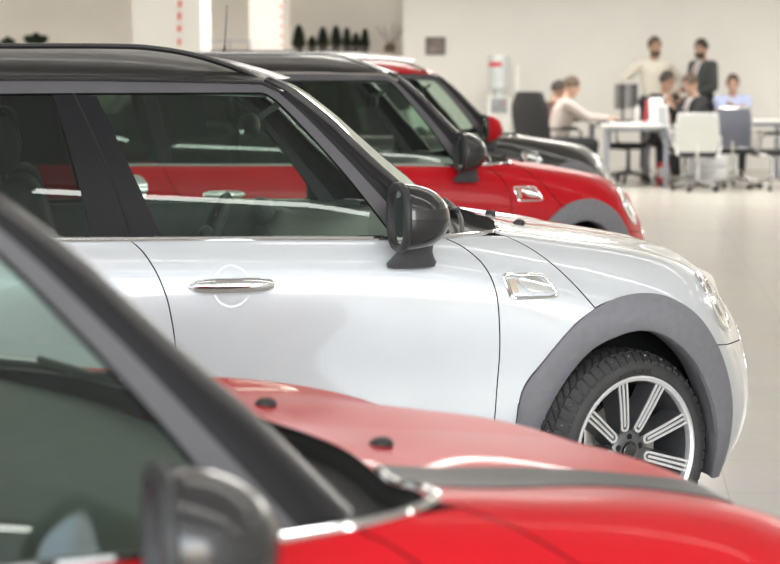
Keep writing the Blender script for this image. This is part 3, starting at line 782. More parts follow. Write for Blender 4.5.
def build_wheel():
    """wheel about the y axis, outer face at y=+0.11 (left-hand version; mirrored for the right)"""
    Rt, hw = .328, .108
    t = MB()
    prof = [(.238, .085), (.244, .098), (.252, .104), (.263, .106), (.274, .103), (.287, .096), (.297, .086), (.306, .072), (.312, .05), (.3145, .02), (.3145, -.02), (.312, -.05), (.306, -.072), (.297, -.086), (.287, -.096), (.27, -.105), (.25, -.104), (.238, -.09)]
    crown = lambda y: np.interp(abs(y), [0, .02, .05, .072, .087, .099], [.3145, .3145, .312, .306, .297, .284])
    t.lathe(prof, seg=72)
    nb = 56
    for row, (y0, y1, sh) in enumerate(((-.098, -.062, .25), (-.056, -.022, 0), (-.016, .016, .5), (.022, .056, 0), (.062, .098, .25))):
        for k in range(nb):
            a0 = 2 * math.pi * (k + sh) / nb; da = 2 * math.pi / nb * .74; sk = .05 if row in (1, 3) else (.02 if row != 2 else 0)
            vs = []
            for rr_ in (0, 1):
                for y, s_ in ((y0, -1), (y1, 1)):
                    for e in (0, 1):
                        base = crown(y); top = base + .0075
                        rad = top if rr_ else base - .004; a = a0 + e * da + sk * s_
                        vs.append((rad * math.cos(a), y, rad * math.sin(a)))
            t.add(vs, [(0, 1, 3, 2), (4, 6, 7, 5), (0, 4, 5, 1), (2, 3, 7, 6), (0, 2, 6, 4), (1, 5, 7, 3)])
            if (k + row) % 2 == 0:
                a = a0 + da * .5; yy = (y0 + y1) / 2
                rk = crown(yy) + .0062; c = Vector((rk * math.cos(a), yy, rk * math.sin(a))); d = Vector((math.cos(a), 0, math.sin(a)))
                t.cyl(c - d * .003, c + d * .0012, .0026, seg=6, mi=1)
    tm = t.mesh('tyre', 1)
    # letters on the outer wall
    cu = bpy.data.curves.new('letters', 'FONT'); cu.body = 'HANKOOK'; cu.size = .025; cu.extrude = .0008; cu.align_x = 'CENTER'; cu.space_character = 1.12
    ob = bpy.data.objects.new('letters', cu); COL.objects.link(ob)
    dg = bpy.context.evaluated_depsgraph_get(); em = bpy.data.meshes.new_from_object(ob.evaluated_get(dg))
    ev = [tuple(v.co) for v in em.vertices]; ef = [tuple(p.vertices) for p in em.polygons]
    bpy.data.objects.remove(ob); bpy.data.curves.remove(cu); bpy.data.meshes.remove(em)

    def letters(side):
        m = MB()
        for base_a in (math.pi / 2 + .05,):
            vs = []
            for x, y, z in ev:
                r_ = .2515 + y * .9; a = (base_a + x / .262) if side > 0 else (base_a - x / .262)
                # outer face looks to +y for the left wheel
                vs.append((r_ * math.cos(a), float(np.interp(r_, [.248, .258, .268, .276, .29], [.1032, .1062, .1056, .1032, .0952])) + z, r_ * math.sin(a)))
            m.add(vs, ef)
        return m
    rim = MB()
    rim.lathe([(.240, .086), (.247, .094), (.244, .101), (.238, .102), (.229, .097), (.226, .088), (.226, .078)], seg=72, mi=0)
    rim.lathe([(.226, .078), (.219, .05), (.207, -.02), (.207, -.09)], seg=72, mi=1)
    hub = [(.0, .060), (.028, .061), (.033, .066), (.055, .064), (.066, .056), (.07, .03), (.06, -.02)]
    rim.lathe([(max(.0005, r_), h) for r_, h in hub], seg=40, mi=1)
    ns = 9
    for k in range(ns):
        a = R(63 + 360 / ns * k)
        er = Vector((math.cos(a), 0, math.sin(a))); et = Vector((-math.sin(a), 0, math.cos(a))); ey = Vector((0, 1, 0))
        # dark body of the spoke
        rows = []
        for r_, w, yt, yb in ((.050, .0175, .055, -.01), (.10, .018, .066, .0), (.16, .019, .078, .01), (.229, .0205, .086, .02)):
            c = er * r_
            rows.append([c - et * (w + .010) + ey * yb, c - et * w + ey * yt, c + et * w + ey * yt, c + et * (w + .010) + ey * yb])
        rim.grid(rows, mi=1, flip=True)
        # machined U outline and centre blade
        def blade(pts, h):
            rim.grid([[p1 + ey * .0, p1 + ey * h, p2 + ey * h, p2 + ey * .0] for p1, p2 in pts], mi=0, flip=True)
        yt = lambda r_: np.interp(r_, [.05, .10, .16, .222, .24], [.056, .066, .078, .0865, .090])
        hwid = lambda r_: np.interp(r_, [.05, .10, .16, .222], [.0165, .017, .018, .0195])
        rs = [.082, .11, .14, .17, .20, .231]
        for s_ in (-1, 1):
            e1 = [er * r_ + et * s_ * hwid(r_) + ey * yt(r_) for r_ in rs]; e2 = [er * r_ + et * s_ * (hwid(r_) - .0075) + ey * yt(r_) for r_ in rs]
            blade(list(zip(e1, e2)) if s_ < 0 else list(zip(e2, e1)), .004)
        cc = er * .082
        arc_o = [cc + (et * math.cos(t_) - er * math.sin(t_)) * .0168 + ey * yt(.075) for t_ in np.linspace(0, math.pi, 11)]
        arc_i = [cc + (et * math.cos(t_) - er * math.sin(t_)) * .0093 + ey * yt(.078) for t_ in np.linspace(0, math.pi, 11)]
        blade(list(zip(arc_o, arc_i)), .004); 
        c1 = [er * r_ - et * .0040 + ey * yt(r_) for r_ in rs]; c2 = [er * r_ + et * .0040 + ey * yt(r_) for r_ in rs]
        blade(list(zip(c1, c2)), .0035)
    for k in range(5):
        a = R(90 + 72 * k); rim.cyl((.037 * math.cos(a) * 1.25, .05, .037 * math.sin(a) * 1.25), (.037 * math.cos(a) * 1.25, .0655, .037 * math.sin(a) * 1.25), .0105, seg=14, mi=2)
    cap = MB(); cap.lathe([(.0005, .073), (.02, .0725), (.026, .069), (.027, .062)], seg=30)
    disc = MB(); disc.lathe([(.02, .01), (.15, .01), (.152, .004), (.152, -.016), (.02, -.016)], seg=48)
    disc.box((-.13, 0.0, .02), (.05, .06, .13), .012)
    for key, sd in (('r', -1), ('l', 1)):
        tyre_me = t.mesh('tyre', sd)
        WHEEL[key] = dict(tyre=tyre_me, text=letters(sd).mesh('tyre_letters', sd), rim=rim.mesh('rim', sd), cap=cap.mesh('hub_cap', sd), disc=disc.mesh('brake_disc', sd))


WHEEL = {}
build_parts()


def hatch(me):
    """shorter, lower-bonneted body variant: own copy of the mesh"""
    me = me.copy(); n = len(me.vertices); co = np.zeros(n * 3); me.vertices.foreach_get('co', co); P = co.reshape(-1, 3)
    a = np.clip((.75 - abs(P[:, 1])) / .3, 0, 1); a = np.where(P[:, 1] > .2, 1, a * a * (3 - 2 * a)); f = np.clip((P[:, 0] + .52) / .12, 0, 1)
    P[:, 2] -= .022 * a * f * np.clip((P[:, 2] - .7) / .15, 0, 1)
    P[:, 0] = np.where(P[:, 0] < -.43, -.43 + (P[:, 0] + .43) * .86, P[:, 0])
    me.vertices.foreach_set('co', P.ravel()); me.update(); return me


def car(name, loc, heading, cfg, label, sc=1., steer=0., mirror_dx=0.):
    root = empty(name, loc, heading, sc)
    tag(root, label, 'car', 'cars parked side by side in the showroom')
    made = {}
    for P in PARTS:
        if P['only'] and not cfg.get(P['only']): continue
        me = hatch(P['me']) if cfg.get('hatch') else P['me']
        o = bpy.data.objects.new(P['name'], me); COL.objects.link(o)
        if len(me.materials) == 0:
            for k in P['mats']: me.materials.append(M['plastic'])
        for i, k in enumerate(P['mats']):
            o.material_slots[i].link = 'OBJECT'; o.material_slots[i].material = M[cfg.get(k, k)]
        o.parent = made.get(P['parent'], root)
        if P['label']: o['label'] = P['label']
        if P['key'] in ('mirror_r', 'mirror_l') and mirror_dx:
            sg = -1 if P['key'] == 'mirror_r' else 1; ph = R(20) * sg; c_ = Vector((-.722, .985 * sg, 0)); q = c_.copy(); q.rotate(Matrix.Rotation(ph, 3, 'Z'))
            o.rotation_euler.z = ph; o.location = (mirror_dx + c_.x - q.x, c_.y - q.y, -.028)
        made[P['key']] = o
    for x in (0, -2.67 if not cfg.get('hatch') else -2.356):
        for s, k in ((-1, 'r'), (1, 'l')):
            w = WHEEL[k]
            e = bpy.data.objects.new('wheel', w['tyre']); COL.objects.link(e); e.parent = root
            e.location = (x if x else -.02, s * .79, .3222)
            if x == 0: e.rotation_euler.z = steer
            parts = [('tyre_letters', w['text'], ['rubber_mark']), ('rim', w['rim'], ['rim_bright', 'rim_dark', 'lip']), ('hub_cap', w['cap'], ['gloss']), ('brake_disc', w['disc'], ['disc'])]
            if len(w['tyre'].materials) == 0: w['tyre'].materials.append(M['rubber']); w['tyre'].materials.append(M['stud'])
            for nm, me, ms in parts:
                if len(me.materials) == 0:
                    for q in ms: me.materials.append(M[q])
                c = bpy.data.objects.new(nm, me); COL.objects.link(c); c.parent = e
    return root


def place(px, py, lp, heading_deg, sc=1.):
    sx, sy, sz = sc if hasattr(sc, '__len__') else (sc,) * 3
    """ground position of a car whose local point lp shows at (px,py)"""
    a = (px - 390) / F_PX; b = -(py - 282) / F_PX; cp, sp = math.cos(PITCH), math.sin(PITCH)
    f0 = (-math.sin(YAW), math.cos(YAW)); r = (math.cos(YAW), math.sin(YAW))
    d = (f0[0] * cp + a * r[0] + b * f0[0] * sp, f0[1] * cp + a * r[1] + b * f0[1] * sp, -sp + b * cp)
    t = (lp[2] * sz - CAM_Z) / d[2]; h = R(heading_deg); c, s = math.cos(h), math.sin(h)
    return (d[0] * t - (c * lp[0] * sx - s * lp[1] * sy), d[1] * t - (s * lp[0] * sx + c * lp[1] * sy), 0)


BASE = dict(body='silver', roof='roof_black', mirrorcap='gloss', rail='gloss', stripe='stripe_black', drip='gloss')
H0 = 6.4
car('compact_car', place(632, 452, (0, -.90, .33), H0 + 10), R(H0 + 10), dict(BASE),
    'silver white car with black roof, in focus, showing its front wheel', 1., R(24))
SF = (1.04, 1., .94)
car('compact_car', place(437, 501, (-.41, -.77, 1.012), H0 + 29, SF), R(H0 + 29), dict(BASE, body='red', has_stripe=True, hatch=True),
    'nearest red car, blurred, black bonnet stripe and dark windscreen pillar', SF, 0, -.17)
SR = (.90, .95, 1.)
ST = (.90, .95, .985)
car('compact_car', place(466, 152, (-.722, -.985, 1.083), H0 + 10, SR), R(H0 + 10), dict(BASE, body='red', rail='silver_rail', antenna=True, drip='chrome'),
    'red car with black roof and black mirror, parked behind the silver white car', SR, 0)
car('compact_car', place(488, 128, (-.722, -.985, 1.083), H0 + 10, ST), R(H0 + 10), dict(BASE, body='black', roof='red', mirrorcap='red'),
    'black car with red roof and red mirror cap', ST, 0)
car('compact_car', at(58, 20.5, 0), R(H0 + 10 + 180), dict(BASE, body='black', antenna=False),
    'furthest car, only its black roof showing above the red roof', 1.045, 0)
# ------------------------------------------------------------------ the room
def tile_mat():
    m = bpy.data.materials.new('floor_tiles'); m.use_nodes = True; nt = m.node_tree; b = nt.nodes['Principled BSDF']
    tc = nt.nodes.new('ShaderNodeTexCoord'); br = nt.nodes.new('ShaderNodeTexBrick')
    br.offset = 0; br.inputs['Scale'].default_value = 1; br.inputs['Brick Width'].default_value = .6; br.inputs['Row Height'].default_value = .6
    br.inputs['Mortar Size'].default_value = .0028; br.inputs['Mortar Smooth'].default_value = .2
    br.inputs['Color1'].default_value = (.60, .57, .52, 1); br.inputs['Color2'].default_value = (.59, .56, .51, 1); br.inputs['Mortar'].default_value = (.49, .465, .42, 1)
    nz = nt.nodes.new('ShaderNodeTexNoise'); nz.inputs['Scale'].default_value = 1.5; nz.inputs['Detail'].default_value = 5
    mx = nt.nodes.new('ShaderNodeMix'); mx.data_type = 'RGBA'; mx.blend_type = 'MULTIPLY'; mx.inputs[0].default_value = .18
    mp = nt.nodes.new('ShaderNodeMapping'); mp.inputs['Location'].default_value = (.18, .12, 0)
    nt.links.new(tc.outputs['Object'], mp.inputs['Vector']); nt.links.new(mp.outputs['Vector'], br.inputs['Vector'])
    nt.links.new(tc.outputs['Object'], nz.inputs['Vector']); nt.links.new(br.outputs['Color'], mx.inputs[6]); nt.links.new(nz.outputs['Color'], mx.inputs[7])
    nt.links.new(mx.outputs[2], b.inputs['Base Color']); b.inputs['Roughness'].default_value = .22; b.inputs['Specular IOR Level'].default_value = .45
    return m


M.update(
    floor=tile_mat(),
    wall=mat('cream_wall', (.70, .675, .625), .8, 0, 0, .02, 2),
    wall_white=mat('white_wall', (.86, .845, .805), .8, 0, 0, .015, 2),
    wall_beige=mat('beige_wall', (.80, .755, .69), .8, 0, 0, .02, 2),
    column=mat('white_column', (.82, .80, .75), .6, 0, 0, .015, 2),
    column_pink=mat('pale_column', (.72, .67, .63), .6, 0, 0, .015, 2),
    ceiling=mat('ceiling_white', (.75, .74, .72), .9, 0, 0, .02, 2),
    strip=mat('light_strip', (1, 1, 1), .5, emit=((1, .97, .92), 11)),
    frame=mat('facade_frame', (.30, .31, .33), .4, .4),
    redpaint=mat('red_marks', (.75, .16, .12), .6),
)


def slab(name, c, sz, m, kind='structure', label=None, parent=None, bev=0):
    b = MB(); b.box((0, 0, 0), sz, bev); o = link(name, b.mesh(name), [M[m]], parent, c)
    if kind: o['kind'] = kind
    return o


BY = 29.8
slab('floor', (0, 11.5, -.05), (40, 40, .1), 'floor')
slab('ceiling', (0, 11.5, 4.65), (40, 40, .1), 'ceiling')
xw = at(402, 29.7, 1).x
slab('wall_back', (xw + 8, BY + .1, 2.3), (16, .2, 4.6), 'wall_white')
slab('wall_niche', (xw - 8, BY + .65, 2.3), (16.4, .2, 4.6), 'wall_beige')
slab('wall_niche_side', (xw + .10, BY + .6, 2.3), (.16, .9, 4.6), 'wall_white')
slab('wall_right', (xw + 13, 12, 2.3), (.2, 38, 4.6), 'wall')
slab('wall_left', (-17, 12, 2.3), (.2, 38, 4.6), 'wall')
# glazed street front behind the camera: mullions and transoms, daylight comes through
fac = MB()
for i in range(13): fac.box((-13 + i * 2.1, -6.5, 2.3), (.12, .12, 4.6))
for z in (.15, 2.6, 4.5): fac.box((0, -6.5, z), (26, .12, .16))
o = link('window_1', fac.mesh('window_1'), [M['frame']]); o['kind'] = 'structure'


def strip(y, x0, x1, z=4.3, w=.11):
    t = empty('ceiling_light', ((x0 + x1) / 2, y, z))
    tag(t, 'long ceiling light strip', 'ceiling light', 'light strips under the ceiling')
    b = MB(); b.box((0, 0, .06), (x1 - x0, w + .08, .08), .01); link('housing', b.mesh('housing'), [M['ceiling']], t)
    b = MB(); b.box((0, 0, .012), (x1 - x0 - .04, w, .02)); link('diffuser', b.mesh('diffuser'), [M['strip']], t)


for y in (-2.5, 1.5, 5.5, 9.5, 13.5, 17.5, 21.5, 25.5):
    for x0 in (-12.5, -6.5, -.5, 5.5): strip(y, x0, x0 + 5.2)

w = bpy.data.worlds.new('sky'); SC.world = w; w.use_nodes = True
nt = w.node_tree; bg = nt.nodes['Background']; sk = nt.nodes.new('ShaderNodeTexSky'); sk.sky_type = 'NISHITA'
sk.sun_disc = False; sk.sun_elevation = R(40); sk.sun_rotation = R(120); sk.air_density = 1; sk.dust_density = 2
nt.links.new(sk.outputs['Color'], bg.inputs['Color']); bg.inputs['Strength'].default_value = .45


def area(name, loc, rot, sx, sy, e, col=(1, 1, 1)):
    l = bpy.data.lights.new(name, 'AREA'); l.shape = 'RECTANGLE'; l.size = sx; l.size_y = sy; l.energy = e; l.color = col; l.specular_factor = .25 if name == 'office_fill' else 1
    o = bpy.data.objects.new(name, l); COL.objects.link(o); o.location = loc; o.rotation_euler = rot; return o


for i, x in enumerate((-9, -1.5, 6)):
    area('office_fill', (x, 24.5, 4.2), (R(-18), 0, 0), 5, 1.2, 330, (1, .96, .90))  # added fill lights without fixtures, to brighten the back wall and office
area('daylight', (-1, -6.2, 2.6), (R(90), 0, 0), 22, 3.6, 900, (.88, .94, 1))

SC.view_settings.view_transform = 'Standard'
SC.view_settings.exposure = .36
SC.view_settings.gamma = 1
SC.cycles.max_bounces = 8; SC.cycles.transparent_max_bounces = 24; SC.cycles.glossy_bounces = 4; SC.cycles.diffuse_bounces = 3
SC.cycles.sample_clamp_indirect = 6
# ------------------------------------------------------------------ office furniture and people at the back
M.update(
    desk_top=mat('white_desk_top', (.80, .80, .78), .35), desk_leg=mat('grey_steel_leg', (.30, .31, .35), .4, .3),
    seat_black=mat('black_fabric', (.025, .025, .027), .85, 0, 0, .15, 60), seat_white=mat('white_backrest', (.74, .76, .74), .5, 0, 0, .03, 40),
    mesh_grey=mat('grey_mesh', (.17, .18, .23), .7, 0, 0, .12, 60), mesh_light=mat('pale_grey_mesh', (.36, .38, .40), .6, 0, 0, .08, 60),
    white_frame=mat('white_plastic', (.80, .80, .80), .35), monitor=mat('monitor_shell', (.06, .06, .075), .4), screen=mat('dark_screen', (.012, .013, .016), .12),
    keyboard=mat('keyboard_black', (.03, .03, .03), .5), paper=mat('paper_white', (.85, .85, .86), .7), red_paper=mat('red_print', (.65, .05, .06), .6),
    bottle=mat('pale_bottle', (.62, .64, .64), .2, .2), steel=mat('brushed_steel', (.6, .6, .6), .25, 1),
    skin=mat('skin', (.56, .35, .26), .55, 0, 0, .05, 20), skin2=mat('skin_tan', (.46, .27, .19), .55, 0, 0, .05, 20),
    hair_brown=mat('brown_hair', (.085, .055, .035), .6, 0, 0, .25, 60), hair_dark=mat('dark_hair', (.035, .027, .022), .6, 0, 0, .25, 60),
    knit_cream=mat('cream_sweater', (.62, .58, .50), .9, 0, 0, .06, 50), shirt_taupe=mat('taupe_shirt', (.46, .40, .37), .9, 0, 0, .05, 40),
    suit=mat('black_suit', (.022, .023, .025), .8, 0, 0, .12, 40), suit_grey=mat('charcoal_suit', (.045, .05, .05), .8, 0, 0, .12, 40),
    shirt_white=mat('white_shirt', (.75, .75, .75), .8), shirt_blue=mat('pale_blue_shirt', (.45, .51, .74), .8, 0, 0, .05, 30),
    brown_jacket=mat('brown_jacket', (.10, .05, .035), .8, 0, 0, .1, 30), trousers=mat('dark_trousers', (.03, .032, .036), .85), shoe=mat('black_shoe', (.015, .015, .015), .4),
    tie=mat('red_tie', (.28, .08, .09), .6), eye=mat('dark_eye', (.02, .015, .012), .2), lip_=mat('lips', (.42, .18, .15), .5),
    leaf=mat('dark_leaf', (.035, .05, .03), .6, 0, 0, .3, 12), pot=mat('dark_pot', (.07, .065, .06), .6), wood=mat('shelf_board', (.42, .37, .31), .6, 0, 0, .15, 6), twig=mat('dry_twig', (.13, .09, .06), .8),
    picture=mat('muted_picture', (.24, .19, .18), .6, 0, 0, .5, 9), wood_frame=mat('dark_frame', (.10, .08, .07), .5),
    cooler=mat('cooler_white', (.72, .73, .69), .4), cooler_grey=mat('cooler_grey', (.33, .35, .36), .4), water=mat('water_bottle', (.66, .70, .70), .15, 0, .5),
)


def capsules(segs, voxel, name, smooth=3):
    """union of tapered limbs, fused into one continuous skin"""
    b = MB()
    for a, c, ra, rc in segs:
        a, c = Vector(a), Vector(c); d = c - a; L = d.length
        if L < 1e-5: b.sphere(a, ra, seg=16, ring=10); continue
        n = max(2, int(L / .03)); pts = [a + d * (i / n) for i in range(n + 1)]; rr = [ra + (rc - ra) * i / n for i in range(n + 1)]
        b.tube(pts, rr, 14); b.sphere(a, ra, seg=14, ring=9); b.sphere(c, rc, seg=14, ring=9)
    return fuse(b, voxel, name, smooth)


def fuse(b, voxel, name, smooth=3):
    me = bpy.data.meshes.new('t'); me.from_pydata(b.v, [], b.f); o = bpy.data.objects.new('t', me); COL.objects.link(o)
    m = o.modifiers.new('r', 'REMESH'); m.mode = 'VOXEL'; m.voxel_size = voxel; m.use_smooth_shade = True
    if smooth: q = o.modifiers.new('s', 'SMOOTH'); q.factor = .5; q.iterations = smooth
    dg = bpy.context.evaluated_depsgraph_get(); out = bpy.data.meshes.new_from_object(o.evaluated_get(dg)); out.name = name
    bpy.data.objects.remove(o); bpy.data.meshes.remove(me)
    out.polygons.foreach_set('use_smooth', [True] * len(out.polygons)); return out


def ik(a, c, l1, l2, pole):
    a, c = Vector(a), Vector(c); d = c - a; L = min(d.length, (l1 + l2) * .995); u = d.normalized(); c = a + u * L
    x = (l1 * l1 - l2 * l2 + L * L) / (2 * L); h = math.sqrt(max(0, l1 * l1 - x * x))
    p = Vector(pole); p = (p - u * p.dot(u)).normalized()
    return a + u * x + p * h, c


def ell(b, c, r, rot=None): b.sphere(c, r, seg=20, ring=14, rot=rot)


def person(loc, heading, label, group, sit=False, lean=0., twist=0., wr=None, wl=None, head=(0, 0, 0), sc=1., top='suit', hair='hair_dark', skin='skin', beard=False, shirt=False, suit=False, bulk=1., polel=None, poler=None):
    root = empty('person', loc, heading, sc); tag(root, label, 'person', group)
    V = Vector
    hz = .50 if sit else .94
    pel = V((0, 0, hz + .04)); Rm = Matrix.Rotation(lean, 4, 'Y') @ Matrix.Rotation(twist, 4, 'Z')
    up = lambda x, y, z: pel + (Rm @ V((x, y, z - .98)))
    waist, chest, neck0 = up(0, 0, 1.10), up(.005, 0, 1.33), up(0, 0, 1.50)
    sh = {k: up(0, k * .185 * bulk, 1.445) for k in (1, -1)}
    hd = up(.03, 0, 1.665); hrot = Rm @ Matrix.Rotation(head[2], 4, 'Z') @ Matrix.Rotation(head[1] - lean * .6, 4, 'Y') @ Matrix.Rotation(head[0], 4, 'X')
    hpt = lambda x, y, z: hd + (hrot @ V((x, y, z)))
    wrist = {1: V(wl) if wl else up(.05, .27, .93), -1: V(wr) if wr else up(.05, -.27, .93)}
    elbow = {}
    for k, pole in ((1, polel or (-.6, .5, -.7)), (-1, poler or (-.6, -.5, -.7))): elbow[k], wrist[k] = ik(sh[k], wrist[k], .29, .265, pole)
    hip = {k: V((0, k * .095, hz)) for k in (1, -1)}
    knee = {k: V((.43, k * .13, hz + .01)) if sit else V((.03, k * .10, .50)) for k in (1, -1)}
    ank = {k: V((.40, k * .13, .09)) if sit else V((0, k * .11, .09)) for k in (1, -1)}
    # -- body: trunk, head with nose and ears, arms, five-fingered hands, legs, one skin
    b = MB()
    def cap(a, c, ra, rc):
        a, c = V(a), V(c); d = c - a; n = max(2, int(d.length / .02)); b.tube([a + d * (i / n) for i in range(n + 1)], [ra + (rc - ra) * i / n for i in range(n + 1)], 12); ell(b, a, ra); ell(b, c, rc)
    cap(pel, waist, .125, .115); cap(waist, chest, .115, .125); cap(chest, neck0, .12, .06)
    cap(sh[1], sh[-1], .055, .055); cap(neck0, hpt(-.01, 0, -.04), .055, .052)
    ell(b, hpt(0, 0, .02), (.098, .077, .108), hrot); ell(b, hpt(.032, 0, -.045), (.062, .056, .072), hrot)
    b.tube([hpt(.090, 0, .025), hpt(.112, 0, -.020), hpt(.092, 0, -.030)], [.011, .017, .013], 8)
    for k in (1, -1): ell(b, hpt(-.005, k * .08, 0), (.022, .012, .034), hrot)
    for k in (1, -1):
        cap(sh[k], elbow[k], .050, .039); cap(elbow[k], wrist[k], .040, .026)
        f = (wrist[k] - elbow[k]).normalized(); side = f.cross(V((0, 0, 1))); side = side.normalized() if side.length > .1 else V((0, k, 0)); dn = side.cross(f) * -1
        palm = wrist[k] + f * .055
        b.box(palm, (.095, .078, .030), .012, rot=Matrix((f, side, f.cross(side))).transposed().to_4x4())
        for i, (o_, ln) in enumerate(((-.031, .062), (-.0105, .076), (.0105, .080), (.031, .070))):
            p0 = palm + f * .042 + side * o_ * (1 if k > 0 else -1); p1 = p0 + f * ln * .5 + dn * -.004; p2 = p1 + (f * .8 - V((0, 0, .5))) * ln * .5
            cap(p0, p1, .0115, .0105); cap(p1, p2, .0105, .0095)
        tb = palm - f * .022 - side * .030 * k; t1 = tb + (f * .6 - side * k * .8).normalized() * .038; cap(tb, t1, .014, .012); cap(t1, t1 + f * .030, .012, .010)
        cap(hip[k], knee[k], .088, .060); cap(knee[k], ank[k], .058, .040); cap(ank[k], ank[k] + V((.14, 0, -.05)), .036, .028)
    me = fuse(b, .0105, 'body', 2); link('body', me, [M[skin]], root)
    # -- clothes
    g = []
    tr = [(pel, waist, .140, .132)] + [(hip[k], knee[k], .105, .078) for k in (1, -1)] + [(knee[k], ank[k] + V((0, 0, .02)), .076, .060) for k in (1, -1)] + [(hip[1], hip[-1], .115, .115)]
    link('trousers', capsules(tr, .016, 'trousers'), [M['trousers']], root)
    tp = [(pel + V((0, 0, -.02)) if suit else pel + (waist - pel) * .3, waist, .155 * bulk if suit else .145, .142 * bulk), (waist, chest, .142 * bulk, .150 * bulk), (chest, up(0, 0, 1.43), .140 * bulk, .085), (sh[1], sh[-1], .078, .078)]
    tp += [(chest + (sh[k] - chest) * .45, waist + V((0, k * .045, 0)), .11, .11) for k in (1, -1)]
    for k in (1, -1): tp += [(sh[k], elbow[k], .076, .060), (elbow[k], elbow[k] + (wrist[k] - elbow[k]) * .93, .058, .042)]
    link('jacket' if suit else 'shirt', capsules(tp, .015, 'top'), [M[top]], root)
    for k in (1, -1):
        c = MB(); c.sphere(ank[k] + V((.055, 0, -.045)), (.135, .048, .045), seg=18, ring=10); c.sphere(ank[k] + V((0, 0, -.02)), (.06, .046, .06), seg=14, ring=10)
        link('shoe', fuse(c, .012, 'shoe', 1), [M['shoe']], root)
    # -- hair, brows, eyes, mouth
    h = MB(); rows = []
    for i in range(11):
        ph = i / 10 * R(104); row = []
        for j in range(33):
            th = j / 32 * 2 * math.pi; front = max(0, math.cos(th)); lim = ph * (1 - .40 * front ** 1.5)
            lumps = 1 + .035 * math.sin(5 * th + i) + .02 * math.sin(11 * th)
            row.append(hpt(.110 * math.sin(lim) * math.cos(th) * lumps - .006, .088 * math.sin(lim) * math.sin(th) * lumps, .025 + .121 * math.cos(lim) * lumps))
        rows.append(row)
    h.grid(rows, flip=True); link('hair', h.mesh('hair'), [M[hair]], root)
    if beard:
        bd = MB(); rows = []
        for i in range(7):
            t = i / 6; rows.append([hpt((.066 + .036 * math.cos(a)) * 1.0 if False else .030 + .070 * math.cos(a), .066 * math.sin(a), -.038 - .085 * t * (1 - .25 * abs(math.sin(a)))) if t < 1 else hpt(.030 + .045 * math.cos(a), .040 * math.sin(a), -.122) for a in np.linspace(-1.75, 1.75, 17)])
        bd.grid(rows); link('beard', bd.mesh('beard'), [M[hair]], root)
    for k in (1, -1):
        e = MB(); e.sphere(hpt(.088, k * .033, .016), .011, seg=10, ring=8); link('eye', e.mesh('eye'), [M['eye']], root)
        e = MB(); e.tube([hpt(.094, k * .016, .036), hpt(.094, k * .034, .041), hpt(.084, k * .05, .035)], .005, 6); link('eyebrow', e.mesh('eyebrow'), [M[hair]], root)
    e = MB(); e.tube([hpt(.087, -.024, -.062), hpt(.096, 0, -.060), hpt(.087, .024, -.062)], [.004, .008, .004], 8); link('mouth', e.mesh('mouth'), [M['lip_']], root)
    if suit:
        c = MB(); x0 = .145 * bulk
        f3 = lambda x, y, z: up(x, y, z)
        c.grid([[f3(x0 + .010, 0, 1.12), f3(x0 + .010, 0, 1.12)], [f3(x0 + .016, -.035, 1.28), f3(x0 + .016, .035, 1.28)], [f3(x0 - .005, -.062, 1.40), f3(x0 - .005, .062, 1.40)], [f3(.078, -.055, 1.50), f3(.078, .055, 1.50)]])
        link('shirt_front', c.mesh('shirt_front'), [M['shirt_white']], root)
        c = MB(); c.tube([up(.0 + .06 * math.cos(a), .062 * math.sin(a), 1.505 + .01 * math.cos(a) * -1) for a in np.linspace(0, 6.2832, 21)], .014, 8); link('collar', c.mesh('collar'), [M['shirt_white']], root)
        c = MB(); c.grid([[f3(.088, -.016, 1.485), f3(.088, .016, 1.485)], [f3(x0 + .004, -.02, 1.40), f3(x0 + .004, .02, 1.40)], [f3(x0 + .022, -.026, 1.28), f3(x0 + .022, .026, 1.28)], [f3(x0 + .016, -.012, 1.14), f3(x0 + .016, .012, 1.14)]])
        link('tie', c.mesh('tie'), [M['tie']], root)
    return root


